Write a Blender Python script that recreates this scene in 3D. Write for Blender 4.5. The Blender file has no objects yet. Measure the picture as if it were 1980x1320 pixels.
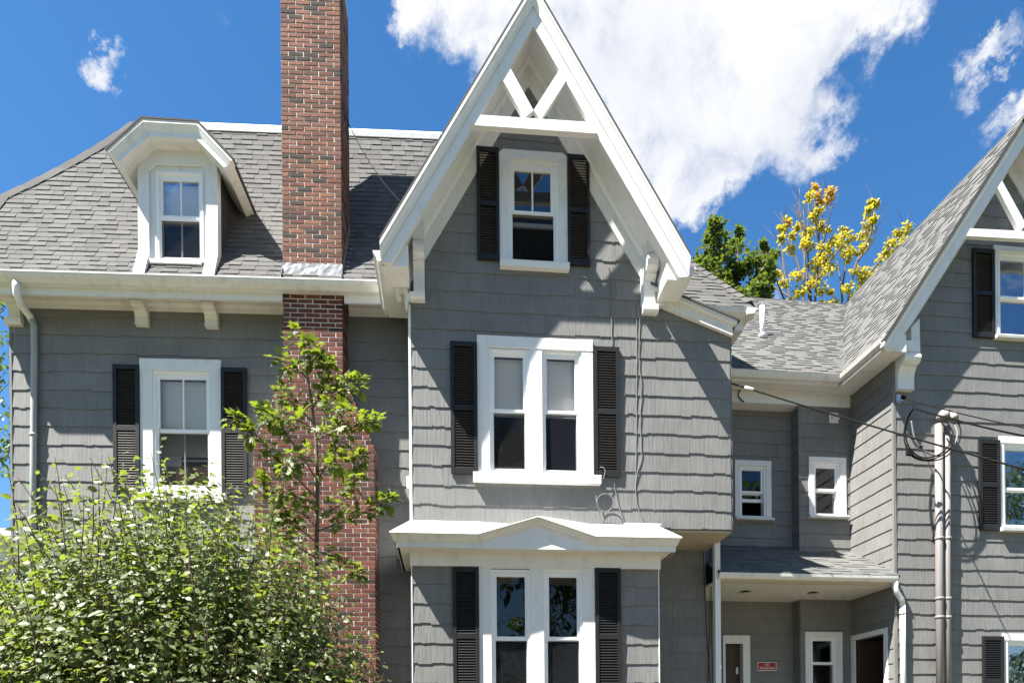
import bpy, math, random
import numpy as np
from mathutils import Vector, Matrix
random.seed(7); np.random.seed(7)
rnd = random.random
def ru(a, b): return a + (b - a) * random.random()
SC = bpy.context.scene
COL = SC.collection
R = math.radians

# ------------------------------------------------------------------ camera
FPX, CX, HY, ROLL, EYE = 1320.0, 990.0, 1425.0, 0.0085, 1.6
cam_d = bpy.data.cameras.new('camera')
cam = bpy.data.objects.new('camera', cam_d); COL.objects.link(cam)
cam_d.sensor_fit = 'HORIZONTAL'; cam_d.sensor_width = 36.0
cam_d.lens = FPX / 1980.0 * 36.0
cam_d.shift_y = (HY - 660.0) / 1980.0
cam_d.clip_start = 0.05; cam_d.clip_end = 2000
cam.matrix_world = Matrix.Translation((0, 0, EYE)) @ Matrix.Rotation(ROLL, 4, 'Y') @ Matrix.Rotation(R(90), 4, 'X')
SC.camera = cam

# ------------------------------------------------------------------ light
SUN_TRAVEL = Vector((2.0, 1.0, 3.5))            # right, into the picture, down (down is negated below)
PSI0 = R(5.0)
e0 = Vector((math.cos(PSI0), math.sin(PSI0), 0)); m0 = Vector((-math.sin(PSI0), math.cos(PSI0), 0))
ldir = (e0 * SUN_TRAVEL.x + m0 * SUN_TRAVEL.y + Vector((0, 0, -SUN_TRAVEL.z))).normalized()
sun_d = bpy.data.lights.new('sun', 'SUN'); sun_d.energy = 5.0; sun_d.angle = R(0.53); sun_d.color = (1.0, 0.955, 0.88)
sun = bpy.data.objects.new('sun', sun_d); COL.objects.link(sun)
sun.rotation_euler = ldir.to_track_quat('-Z', 'Y').to_euler(); sun.location = (-20, -10, 40)
tos = -ldir
SUN_EL = math.asin(tos.z); SUN_AZ = math.atan2(tos.x, tos.y)

def raydir(px, py):
    u = (px - CX) / FPX; v = (HY - py) / FPX
    return Vector((u + ROLL * v, 1.0, v - ROLL * u))

SC.view_settings.view_transform = 'Standard'; SC.view_settings.look = 'None'
SC.view_settings.exposure = 2.0; SC.view_settings.gamma = 1.0
SC.view_settings.use_curve_mapping = False
SC.cycles.max_bounces = 8; SC.cycles.transparent_max_bounces = 24
SC.cycles.diffuse_bounces = 4; SC.cycles.glossy_bounces = 3

world = bpy.data.worlds.new('World'); SC.world = world; world.use_nodes = True
def build_world():
    nt = world.node_tree; nt.nodes.clear(); N = nt.nodes.new; L = nt.links.new
    out = N('ShaderNodeOutputWorld'); bg = N('ShaderNodeBackground'); L(bg.outputs[0], out.inputs[0])
    bg.inputs['Strength'].default_value = 0.05
    sky = N('ShaderNodeTexSky'); sky.sky_type = 'NISHITA'; sky.sun_disc = False
    sky.sun_elevation = SUN_EL; sky.sun_rotation = SUN_AZ
    sky.altitude = 50; sky.air_density = 1.0; sky.dust_density = 0.25; sky.ozone_density = 2.5
    hs = N('ShaderNodeHueSaturation'); hs.inputs['Saturation'].default_value = 1.28; hs.inputs['Value'].default_value = 1.06
    L(sky.outputs[0], hs.inputs['Color'])
    tc = N('ShaderNodeTexCoord')
    nrm = N('ShaderNodeVectorMath'); nrm.operation = 'NORMALIZE'; L(tc.outputs['Generated'], nrm.inputs[0])
    # warped direction so that the cloud edges are ragged
    def noise(scale, detail, rough, vec, dist=0.0):
        n = N('ShaderNodeTexNoise'); n.inputs['Scale'].default_value = scale; n.inputs['Detail'].default_value = detail
        n.inputs['Roughness'].default_value = rough; n.inputs['Distortion'].default_value = dist
        L(vec, n.inputs['Vector']); return n
    wn = noise(8.0, 7, 0.68, nrm.outputs[0])
    ws = N('ShaderNodeVectorMath'); ws.operation = 'MULTIPLY_ADD'
    L(wn.outputs['Color'], ws.inputs[0]); ws.inputs[1].default_value = (0.15, 0.15, 0.15)
    sb = N('ShaderNodeVectorMath'); sb.operation = 'SUBTRACT'; L(nrm.outputs[0], sb.inputs[0]); sb.inputs[1].default_value = (0.075, 0.075, 0.075)
    L(sb.outputs[0], ws.inputs[2])
    blobs = [(800, 10, 50, .7), (870, 20, 90, 1), (990, 10, 130, 1), (1130, 40, 150, 1), (1280, 50, 170, 1.1), (1430, 60, 180, 1.1), (1570, 30, 150, 1),
             (1680, 0, 110, 1), (1770, -20, 90, .8), (1260, 190, 120, 1), (1390, 200, 130, 1), (1340, 310, 100, 1), (1345, 375, 62, 1),
             (1490, 200, 110, .9), (1555, 300, 55, .8), (1610, 262, 42, .6), (1440, 330, 60, .6), (1200, 130, 120, 1),
             (190, 130, 42, .75), (205, 170, 30, .6), (190, 98, 26, .5), (235, 120, 22, .4),
             (1868, 155, 50, .9), (1905, 110, 38, .75), (1955, 62, 30, .6), (1952, 235, 50, .95), (1995, 200, 46, .95),
             (440, 40, 26, .4), (1725, 185, 30, .3), (1515, 572, 36, .7), (1500, -160, 260, 1), (1150, -180, 240, .9)]
    acc = None
    for (px, py, r, w) in blobs:
        c = raydir(px, py).normalized(); g = raydir(px + r, py).normalized(); g2 = raydir(px, py + r).normalized()
        rad = 0.5 * ((c - g).length + (c - g2).length)
        ds = N('ShaderNodeVectorMath'); ds.operation = 'DISTANCE'; L(ws.outputs[0], ds.inputs[0]); ds.inputs[1].default_value = c
        mr = N('ShaderNodeMapRange'); mr.interpolation_type = 'SMOOTHSTEP'
        mr.inputs['From Min'].default_value = rad * 1.55; mr.inputs['From Max'].default_value = rad * 0.25
        mr.inputs['To Min'].default_value = 0; mr.inputs['To Max'].default_value = w
        L(ds.outputs['Value'], mr.inputs['Value'])
        if acc is None: acc = mr.outputs[0]
        else:
            a = N('ShaderNodeMath'); a.operation = 'ADD'; L(acc, a.inputs[0]); L(mr.outputs[0], a.inputs[1]); acc = a.outputs[0]
    # scattered clouds over the rest of the sky
    vc = raydir(990, 400).normalized()
    dm = N('ShaderNodeVectorMath'); dm.operation = 'DISTANCE'; L(nrm.outputs[0], dm.inputs[0]); dm.inputs[1].default_value = vc
    om = N('ShaderNodeMapRange'); om.inputs['From Min'].default_value = 0.85; om.inputs['From Max'].default_value = 1.15; L(dm.outputs['Value'], om.inputs['Value'])
    bn = noise(2.6, 2, 0.5, nrm.outputs[0])
    br = N('ShaderNodeMapRange'); br.inputs['From Min'].default_value = 0.60; br.inputs['From Max'].default_value = 0.72; L(bn.outputs['Fac'], br.inputs['Value'])
    bm = N('ShaderNodeMath'); bm.operation = 'MULTIPLY'; L(br.outputs[0], bm.inputs[0]); L(om.outputs[0], bm.inputs[1])
    a = N('ShaderNodeMath'); a.operation = 'ADD'; L(acc, a.inputs[0]); L(bm.outputs[0], a.inputs[1]); acc = a.outputs[0]
    cl = N('ShaderNodeMath'); cl.operation = 'MINIMUM'; L(acc, cl.inputs[0]); cl.inputs[1].default_value = 1.35
    dn = noise(9.0, 9, 0.62, nrm.outputs[0], 0.35)
    dn2 = N('ShaderNodeMath'); dn2.operation = 'MULTIPLY_ADD'; L(dn.outputs['Fac'], dn2.inputs[0]); dn2.inputs[1].default_value = 2.6; dn2.inputs[2].default_value = -1.68
    sm = N('ShaderNodeMath'); sm.operation = 'ADD'; L(cl.outputs[0], sm.inputs[0]); L(dn2.outputs[0], sm.inputs[1])
    # nothing where no blob reaches
    gate = N('ShaderNodeMapRange'); gate.inputs['From Min'].default_value = 0.02; gate.inputs['From Max'].default_value = 0.3; L(cl.outputs[0], gate.inputs['Value'])
    den = N('ShaderNodeMapRange'); den.interpolation_type = 'SMOOTHSTEP'
    den.inputs['From Min'].default_value = -0.05; den.inputs['From Max'].default_value = 1.12; L(sm.outputs[0], den.inputs['Value'])
    dg = N('ShaderNodeMath'); dg.operation = 'MULTIPLY'; L(den.outputs[0], dg.inputs[0]); L(gate.outputs[0], dg.inputs[1])
    cr = N('ShaderNodeMapRange'); L(noise(6.0, 6, 0.55, nrm.outputs[0]).outputs['Fac'], cr.inputs['Value'])
    cr.inputs['From Min'].default_value = 0.35; cr.inputs['From Max'].default_value = 0.62; cr.inputs['To Min'].default_value = 0.0; cr.inputs['To Max'].default_value = 1.0
    cm = N('ShaderNodeMix'); cm.data_type = 'RGBA'; L(cr.outputs[0], cm.inputs['Factor'])
    cm.inputs['A'].default_value = (4.35, 4.5, 4.85, 1); cm.inputs['B'].default_value = (5.4, 5.4, 5.4, 1)
    mx = N('ShaderNodeMix'); mx.data_type = 'RGBA'; L(dg.outputs[0], mx.inputs['Factor']); L(hs.outputs[0], mx.inputs['A']); L(cm.outputs['Result'], mx.inputs['B'])
    L(mx.outputs['Result'], bg.inputs['Color'])
build_world()

# ------------------------------------------------------------------ materials
def nodes(name):
    m = bpy.data.materials.new(name); m.use_nodes = True; nt = m.node_tree
    b = nt.nodes['Principled BSDF']; return m, nt, b
def N_(nt, t, **kw):
    n = nt.nodes.new(t)
    for k, v in kw.items(): setattr(n, k, v)
    return n
def rand_fac(nt):
    """one random number per piece: per object and per loose island"""
    oi = nt.nodes.new('ShaderNodeObjectInfo'); g = nt.nodes.new('ShaderNodeNewGeometry')
    a = N_(nt, 'ShaderNodeMath', operation='ADD'); nt.links.new(oi.outputs['Random'], a.inputs[0]); nt.links.new(g.outputs['Random Per Island'], a.inputs[1])
    f = N_(nt, 'ShaderNodeMath', operation='FRACT'); nt.links.new(a.outputs[0], f.inputs[0]); return f.outputs[0], g
def paint(name, col, rough=0.5, streak=0.0, blotch=0.06, bump=0.0, piece=0.0, spec=0.4, scale=(34, 34, 2.2), dirt=None, dirt_amt=0.0, bump_scale=None, metal=0.0):
    m, nt, b = nodes(name); L = nt.links.new
    b.inputs['Roughness'].default_value = rough; b.inputs['Specular IOR Level'].default_value = spec; b.inputs['Metallic'].default_value = metal
    f, g = rand_fac(nt)
    pos = g.outputs['Position']
    mp = N_(nt, 'ShaderNodeMapping'); mp.inputs['Scale'].default_value = scale; L(pos, mp.inputs['Vector'])
    st = N_(nt, 'ShaderNodeTexNoise'); st.inputs['Scale'].default_value = 1.0; st.inputs['Detail'].default_value = 4; L(mp.outputs[0], st.inputs['Vector'])
    bl = N_(nt, 'ShaderNodeTexNoise'); bl.inputs['Scale'].default_value = 1.7; bl.inputs['Detail'].default_value = 6; bl.inputs['Roughness'].default_value = .65; L(pos, bl.inputs['Vector'])
    def lin(src, amt):
        q = N_(nt, 'ShaderNodeMath', operation='MULTIPLY_ADD'); L(src, q.inputs[0]); q.inputs[1].default_value = 2 * amt; q.inputs[2].default_value = 1 - amt; return q.outputs[0]
    v = lin(st.outputs['Fac'], streak)
    for s, a in ((bl.outputs['Fac'], blotch), (f, piece)):
        q = N_(nt, 'ShaderNodeMath', operation='MULTIPLY'); L(v, q.inputs[0]); L(lin(s, a), q.inputs[1]); v = q.outputs[0]
    vm = N_(nt, 'ShaderNodeVectorMath', operation='SCALE'); vm.inputs[0].default_value = col; L(v, vm.inputs['Scale'])
    colout = vm.outputs[0]
    if dirt:
        dn = N_(nt, 'ShaderNodeTexNoise'); dn.inputs['Scale'].default_value = 5.0; dn.inputs['Detail'].default_value = 8; dn.inputs['Roughness'].default_value = .7
        mp2 = N_(nt, 'ShaderNodeMapping'); mp2.inputs['Scale'].default_value = (1.4, 1.4, .55); L(pos, mp2.inputs['Vector']); L(mp2.outputs[0], dn.inputs['Vector'])
        mr = N_(nt, 'ShaderNodeMapRange'); mr.inputs['From Min'].default_value = .52; mr.inputs['From Max'].default_value = .75; mr.inputs['To Max'].default_value = dirt_amt; L(dn.outputs['Fac'], mr.inputs['Value'])
        mx = N_(nt, 'ShaderNodeMix', data_type='RGBA'); L(mr.outputs[0], mx.inputs['Factor']); L(colout, mx.inputs['A']); mx.inputs['B'].default_value = (*dirt, 1); colout = mx.outputs['Result']
    L(colout, b.inputs['Base Color'])
    if bump:
        bp = N_(nt, 'ShaderNodeBump'); bp.inputs['Strength'].default_value = bump; bp.inputs['Distance'].default_value = 0.01
        if bump_scale:
            bn = N_(nt, 'ShaderNodeTexNoise'); bn.inputs['Scale'].default_value = bump_scale; bn.inputs['Detail'].default_value = 5; L(pos, bn.inputs['Vector']); L(bn.outputs['Fac'], bp.inputs['Height'])
        else: L(st.outputs['Fac'], bp.inputs['Height'])
        L(bp.outputs[0], b.inputs['Normal'])
    return m
M = {}
M['siding'] = paint('siding_paint', (.168, .167, .162), .62, .17, .30, .6, .04, .3, dirt=(.11, .108, .098), dirt_amt=.5)
M['wall'] = paint('wall_paint', (.140, .143, .137), .7, .1, .08, .2, 0, .3)
M['white'] = paint('white_paint', (.70, .695, .685), .45, .03, .05, .18, 0, .4, (9, 9, 3), dirt=(.44, .41, .35), dirt_amt=.5, bump_scale=24)
M['vinyl'] = paint('white_vinyl', (.80, .80, .80), .32, 0, .02, 0, 0, .5)
M['cream'] = paint('aged_white_paint', (.67, .655, .625), .55, .05, .08, .2, 0, .3, (9, 9, 3), dirt=(.38, .34, .28), dirt_amt=.6, bump_scale=24)
M['whiteroof'] = paint('white_roof_membrane', (.84, .84, .83), .5, 0, .04, .25, 0, .3, bump_scale=12)
M['tan'] = paint('tan_board', (.42, .36, .29), .7, .1, .1, .2, 0, .2)
M['shutter'] = paint('black_shutter_paint', (.016, .0155, .016), .5, .1, .1, .2, 0, .25)
M['foundation'] = paint('foundation_stucco', (.22, .21, .2), .9, 0, .2, .5, 0, .2, bump_scale=20)
M['lead'] = paint('lead_flashing', (.19, .20, .215), .5, .1, .3, .7, 0, .4, (6, 6, 3), bump_scale=14, metal=0)
M['steel'] = paint('painted_steel_pipe', (.20, .185, .18), .5, .03, .15, .1, 0, .4)
M['downspout'] = paint('grey_downspout', (.30, .33, .33), .45, .05, .12, .15, 0, .45)
M['cable'] = paint('black_cable', (.010, .010, .010), .8, spec=.1)
M['greycable'] = paint('grey_cable', (.15, .15, .15), .7)
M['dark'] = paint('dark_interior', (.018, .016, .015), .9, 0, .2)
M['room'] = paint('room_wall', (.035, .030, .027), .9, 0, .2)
M['blind'] = paint('blind_slats', (.78, .78, .78), .6, 0, .03)
M['slate'] = paint('dark_cheek_paint', (.035, .036, .037), .8, .1, .2, .3, 0, .2)  # very dark even colour for the dormer cheeks
M['roofdeck'] = paint('roof_underlay', (.05, .048, .046), .9, 0, .1)
M['bark'] = paint('bark', (.13, .10, .075), .9, .2, .2, .6, 0, .2, (20, 20, 4))
M['twig'] = paint('twig', (.10, .075, .05), .85, 0, .2)
M['cardboard'] = paint('cardboard', (.22, .13, .08), .85, 0, .1)
M['door'] = paint('brown_door', (.05, .028, .018), .45, .2, .15, .1, 0, .4, (20, 20, 1.5))
M['metal'] = paint('galvanised_metal', (.5, .5, .5), .4, 0, .1, 0, 0, .5, metal=.7)
M['red'] = paint('red_sign', (.33, .012, .014), .5, 0, .04)
M['signwhite'] = paint('sign_lettering', (.78, .77, .74), .5, 0, .02)
M['pvc'] = paint('white_pvc', (.80, .76, .76), .4, 0, .03)
M['shoe'] = paint('sneaker_cloth', (.03, .032, .05), .8)
M['rubber'] = paint('sneaker_rubber', (.7, .68, .66), .6)

def roof_mat(name, cols, piece=.28):
    m, nt, b = nodes(name); L = nt.links.new
    b.inputs['Roughness'].default_value = .9; b.inputs['Specular IOR Level'].default_value = .25
    f, g = rand_fac(nt)
    cr = N_(nt, 'ShaderNodeValToRGB'); cr.color_ramp.interpolation = 'CONSTANT'
    els = cr.color_ramp.elements
    while len(els) < len(cols): els.new(.5)
    for i, c in enumerate(cols): els[i].position = i / len(cols); els[i].color = (*c, 1)
    L(f, cr.inputs[0])
    gn = N_(nt, 'ShaderNodeTexNoise'); gn.inputs['Scale'].default_value = 260; gn.inputs['Detail'].default_value = 3; L(g.outputs['Position'], gn.inputs['Vector'])
    bl = N_(nt, 'ShaderNodeTexNoise'); bl.inputs['Scale'].default_value = 1.1; bl.inputs['Detail'].default_value = 5; L(g.outputs['Position'], bl.inputs['Vector'])
    q = N_(nt, 'ShaderNodeMath', operation='MULTIPLY_ADD'); L(gn.outputs['Fac'], q.inputs[0]); q.inputs[1].default_value = 1.1; q.inputs[2].default_value = .45
    q2 = N_(nt, 'ShaderNodeMath', operation='MULTIPLY_ADD'); L(bl.outputs['Fac'], q2.inputs[0]); q2.inputs[1].default_value = .4; q2.inputs[2].default_value = .8
    q3 = N_(nt, 'ShaderNodeMath', operation='MULTIPLY'); L(q.outputs[0], q3.inputs[0]); L(q2.outputs[0], q3.inputs[1])
    vm = N_(nt, 'ShaderNodeVectorMath', operation='SCALE'); L(cr.outputs[0], vm.inputs[0]); L(q3.outputs[0], vm.inputs['Scale'])
    L(vm.outputs[0], b.inputs['Base Color'])
    bp = N_(nt, 'ShaderNodeBump'); bp.inputs['Strength'].default_value = .5; bp.inputs['Distance'].default_value = .004; L(gn.outputs['Fac'], bp.inputs['Height']); L(bp.outputs[0], b.inputs['Normal'])
    return m
M['roof'] = roof_mat('asphalt_shingle', [(.094, .092, .090), (.086, .084, .082), (.100, .098, .095), (.078, .076, .075), (.091, .089, .087), (.096, .094, .092), (.082, .080, .078)])
M['roofw'] = roof_mat('pale_asphalt_shingle', [(.118, .118, .114), (.110, .110, .106), (.124, .124, .119), (.092, .092, .088), (.115, .115, .111), (.120, .119, .116), (.100, .100, .096)])

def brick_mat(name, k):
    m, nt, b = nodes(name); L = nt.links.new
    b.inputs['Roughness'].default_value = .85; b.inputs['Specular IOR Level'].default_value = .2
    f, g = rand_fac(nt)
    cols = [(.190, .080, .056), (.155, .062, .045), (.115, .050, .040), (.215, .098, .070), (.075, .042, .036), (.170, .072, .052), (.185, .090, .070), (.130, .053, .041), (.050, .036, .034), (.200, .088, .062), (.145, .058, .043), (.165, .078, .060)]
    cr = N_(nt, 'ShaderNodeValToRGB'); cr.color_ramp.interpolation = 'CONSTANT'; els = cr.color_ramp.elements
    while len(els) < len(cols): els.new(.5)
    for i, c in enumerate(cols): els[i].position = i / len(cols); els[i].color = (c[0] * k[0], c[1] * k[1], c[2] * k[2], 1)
    L(f, cr.inputs[0])
    n1 = N_(nt, 'ShaderNodeTexNoise'); n1.inputs['Scale'].default_value = 18; n1.inputs['Detail'].default_value = 7; n1.inputs['Roughness'].default_value = .7; L(g.outputs['Position'], n1.inputs['Vector'])
    q = N_(nt, 'ShaderNodeMath', operation='MULTIPLY_ADD'); L(n1.outputs['Fac'], q.inputs[0]); q.inputs[1].default_value = 1.2; q.inputs[2].default_value = .4
    vm = N_(nt, 'ShaderNodeVectorMath', operation='SCALE'); L(cr.outputs[0], vm.inputs[0]); L(q.outputs[0], vm.inputs['Scale'])
    # soot below the eaves and along the upper shaft: stains of the masonry itself
    n2 = N_(nt, 'ShaderNodeTexNoise'); n2.inputs['Scale'].default_value = 2.2; n2.inputs['Detail'].default_value = 6; L(g.outputs['Position'], n2.inputs['Vector'])
    mr = N_(nt, 'ShaderNodeMapRange'); mr.inputs['From Min'].default_value = .5; mr.inputs['From Max'].default_value = .72; mr.inputs['To Max'].default_value = .55; L(n2.outputs['Fac'], mr.inputs['Value'])
    mx = N_(nt, 'ShaderNodeMix', data_type='RGBA'); L(mr.outputs[0], mx.inputs['Factor']); L(vm.outputs[0], mx.inputs['A']); mx.inputs['B'].default_value = (.06, .035, .03, 1)
    L(mx.outputs['Result'], b.inputs['Base Color'])
    bp = N_(nt, 'ShaderNodeBump'); bp.inputs['Strength'].default_value = .6; bp.inputs['Distance'].default_value = .006; L(n1.outputs['Fac'], bp.inputs['Height']); L(bp.outputs[0], b.inputs['Normal'])
    return m
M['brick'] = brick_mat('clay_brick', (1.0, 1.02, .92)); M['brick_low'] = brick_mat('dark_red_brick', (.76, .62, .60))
M['mortar'] = paint('mortar', (.54, .49, .42), .95, 0, .3, .6, 0, .1, bump_scale=60)

def glass_mat(name, refl, tint=(1, 1, 1), dark=0.0, film=(.3, .33, .36)):
    """window glass: clear with a mirror-like reflection, optionally behind an insect screen"""
    m = bpy.data.materials.new(name); m.use_nodes = True; nt = m.node_tree; nt.nodes.clear(); L = nt.links.new
    out = nt.nodes.new('ShaderNodeOutputMaterial')
    tr = nt.nodes.new('ShaderNodeBsdfTransparent'); tr.inputs[0].default_value = (*tint, 1)
    gl = nt.nodes.new('ShaderNodeBsdfGlossy'); gl.inputs['Roughness'].default_value = 0.015; gl.inputs['Color'].default_value = (.92, .95, 1, 1)
    lw = nt.nodes.new('ShaderNodeFresnel'); lw.inputs['IOR'].default_value = 1.5
    a = N_(nt, 'ShaderNodeMath', operation='MULTIPLY_ADD'); L(lw.outputs[0], a.inputs[0]); a.inputs[1].default_value = .6; a.inputs[2].default_value = refl
    a.use_clamp = True
    g = nt.nodes.new('ShaderNodeNewGeometry'); nz = nt.nodes.new('ShaderNodeTexNoise'); nz.inputs['Scale'].default_value = 2.6; nz.inputs['Detail'].default_value = 2; L(g.outputs['Position'], nz.inputs['Vector'])
    bp = nt.nodes.new('ShaderNodeBump'); bp.inputs['Strength'].default_value = .12; bp.inputs['Distance'].default_value = .03; L(nz.outputs['Fac'], bp.inputs['Height']); L(bp.outputs[0], gl.inputs['Normal'])
    mx = nt.nodes.new('ShaderNodeMixShader'); L(a.outputs[0], mx.inputs[0]); L(tr.outputs[0], mx.inputs[1]); L(gl.outputs[0], mx.inputs[2])
    last = mx
    if dark:
        df = nt.nodes.new('ShaderNodeBsdfDiffuse'); df.inputs[0].default_value = (*film, 1)
        m2 = nt.nodes.new('ShaderNodeMixShader'); m2.inputs[0].default_value = dark; L(mx.outputs[0], m2.inputs[1]); L(df.outputs[0], m2.inputs[2]); last = m2
    L(last.outputs[0], out.inputs[0]); return m
M['glass'] = glass_mat('window_glass', .0)
M['glassdark'] = glass_mat('lower_window_glass', .0)
def screen_mat():
    m = bpy.data.materials.new('insect_screen'); m.use_nodes = True; nt = m.node_tree; nt.nodes.clear(); L = nt.links.new
    out = nt.nodes.new('ShaderNodeOutputMaterial'); tr = nt.nodes.new('ShaderNodeBsdfTransparent'); df = nt.nodes.new('ShaderNodeBsdfDiffuse')
    df.inputs[0].default_value = (.016, .016, .017, 1); mx = nt.nodes.new('ShaderNodeMixShader'); mx.inputs[0].default_value = .55
    L(tr.outputs[0], mx.inputs[1]); L(df.outputs[0], mx.inputs[2]); L(mx.outputs[0], out.inputs[0]); return m
M['screen'] = screen_mat()

def leaf_mat(name, cols, trans, tamt=.35, rough=.42, spec=.5, back=None):
    m = bpy.data.materials.new(name); m.use_nodes = True; nt = m.node_tree; L = nt.links.new
    b = nt.nodes['Principled BSDF']; out = nt.nodes['Material Output']
    b.inputs['Roughness'].default_value = rough; b.inputs['Specular IOR Level'].default_value = spec
    f, g = rand_fac(nt)
    cr = N_(nt, 'ShaderNodeValToRGB'); els = cr.color_ramp.elements
    while len(els) < len(cols): els.new(.5)
    for i, c in enumerate(cols): els[i].position = i / max(1, len(cols) - 1); els[i].color = (*c, 1)
    L(f, cr.inputs[0]); colr = cr.outputs[0]
    if back:
        mx = N_(nt, 'ShaderNodeMix', data_type='RGBA'); L(g.outputs['Backfacing'], mx.inputs['Factor']); L(colr, mx.inputs['A']); mx.inputs['B'].default_value = (*back, 1); colr = mx.outputs['Result']
    L(colr, b.inputs['Base Color'])
    tr = nt.nodes.new('ShaderNodeBsdfTranslucent'); tr.inputs[0].default_value = (*trans, 1)
    ms = nt.nodes.new('ShaderNodeMixShader'); ms.inputs[0].default_value = tamt; L(b.outputs[0], ms.inputs[1]); L(tr.outputs[0], ms.inputs[2]); L(ms.outputs[0], out.inputs[0])
    return m
M['bushleaf'] = leaf_mat('shrub_leaf', [(.050, .072, .018), (.085, .115, .03), (.040, .060, .016), (.12, .15, .05), (.06, .085, .022)], (.33, .43, .04), .30, .5, .5, (.13, .155, .085))
M['mapleleaf'] = leaf_mat('maple_leaf', [(.035, .062, .010), (.055, .085, .013), (.10, .12, .02), (.045, .07, .012)], (.27, .36, .025), .36, .48, .35)
M['treeleaf'] = leaf_mat('green_tree_leaf', [(.026, .050, .009), (.036, .062, .011), (.055, .08, .014)], (.18, .25, .02), .32, .45, .4)
M['yellowleaf'] = leaf_mat('yellow_leaf', [(.34, .28, .018), (.42, .34, .022), (.24, .23, .02), (.38, .30, .02)], (.62, .53, .03), .40, .5, .35)
M['orangeleaf'] = leaf_mat('orange_leaf', [(.42, .25, .05), (.44, .30, .045), (.40, .22, .05)], (.66, .42, .06), .40, .5, .35)

# ------------------------------------------------------------------ builders
WLOC = {}
def link(o, parent, wl):
    COL.objects.link(o)
    if parent is not None:
        o.parent = parent; o.location = Vector(wl) - WLOC[parent.name]
    else: o.location = wl
    WLOC[o.name] = Vector(wl)
    return o
def tag(o, label=None, cat=None, group=None, kind=None):
    if label: o['label'] = label
    if cat: o['category'] = cat
    if group: o['group'] = group
    if kind: o['kind'] = kind
    return o
def empty(name, loc, label=None, cat=None, group=None, parent=None):
    o = bpy.data.objects.new(name, None); o.empty_display_size = .3
    return tag(link(o, parent, Vector(loc)), label, cat, group)

class Fr:
    """a wall frame: s runs right along the wall, d runs back into the picture, z is up"""
    def __init__(f, px, py, Y, psi):
        r = raydir(px, py); f.o = Vector((r.x * Y, Y, 0)); f.psi = psi
        f.e = Vector((math.cos(psi), math.sin(psi), 0)); f.m = Vector((-math.sin(psi), math.cos(psi), 0)); f.z = Vector((0, 0, 1))
    def w(f, s, d, z): return f.o + f.e * s + f.m * d + f.z * z
    def uv(f, px, py, d=0.0):
        r = raydir(px, py); Y = (d + f.o.dot(f.m)) / (r.x * f.m.x + f.m.y)
        P = Vector((r.x * Y, Y, 0)); return ((P - f.o).dot(f.e), EYE + r.z * Y)
    def us(f, px, s):
        """depth at which the vertical plane s=const shows at column px (at mid height)"""
        r = raydir(px, 800); o2 = f.o + f.e * s
        Y = o2.dot(f.e) / (r.x * f.e.x + f.e.y); return (Vector((r.x * Y, Y, 0)) - f.o).dot(f.m), Y
    def uz(f, px, py, s):
        """(d,z) of a pixel on the vertical plane s = const"""
        r = raydir(px, py); Y = (s + f.o.dot(f.e)) / (r.x * f.e.x + f.e.y)
        return ((Vector((r.x * Y, Y, 0)) - f.o).dot(f.m), EYE + r.z * Y)
    def rect(f, x0, y0, x1, y1, d=0.0):
        xm = (x0 + x1) / 2; ym = (y0 + y1) / 2
        return (f.uv(x0, ym, d)[0], f.uv(x1, ym, d)[0], f.uv(xm, y1, d)[1], f.uv(xm, y0, d)[1])

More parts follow.
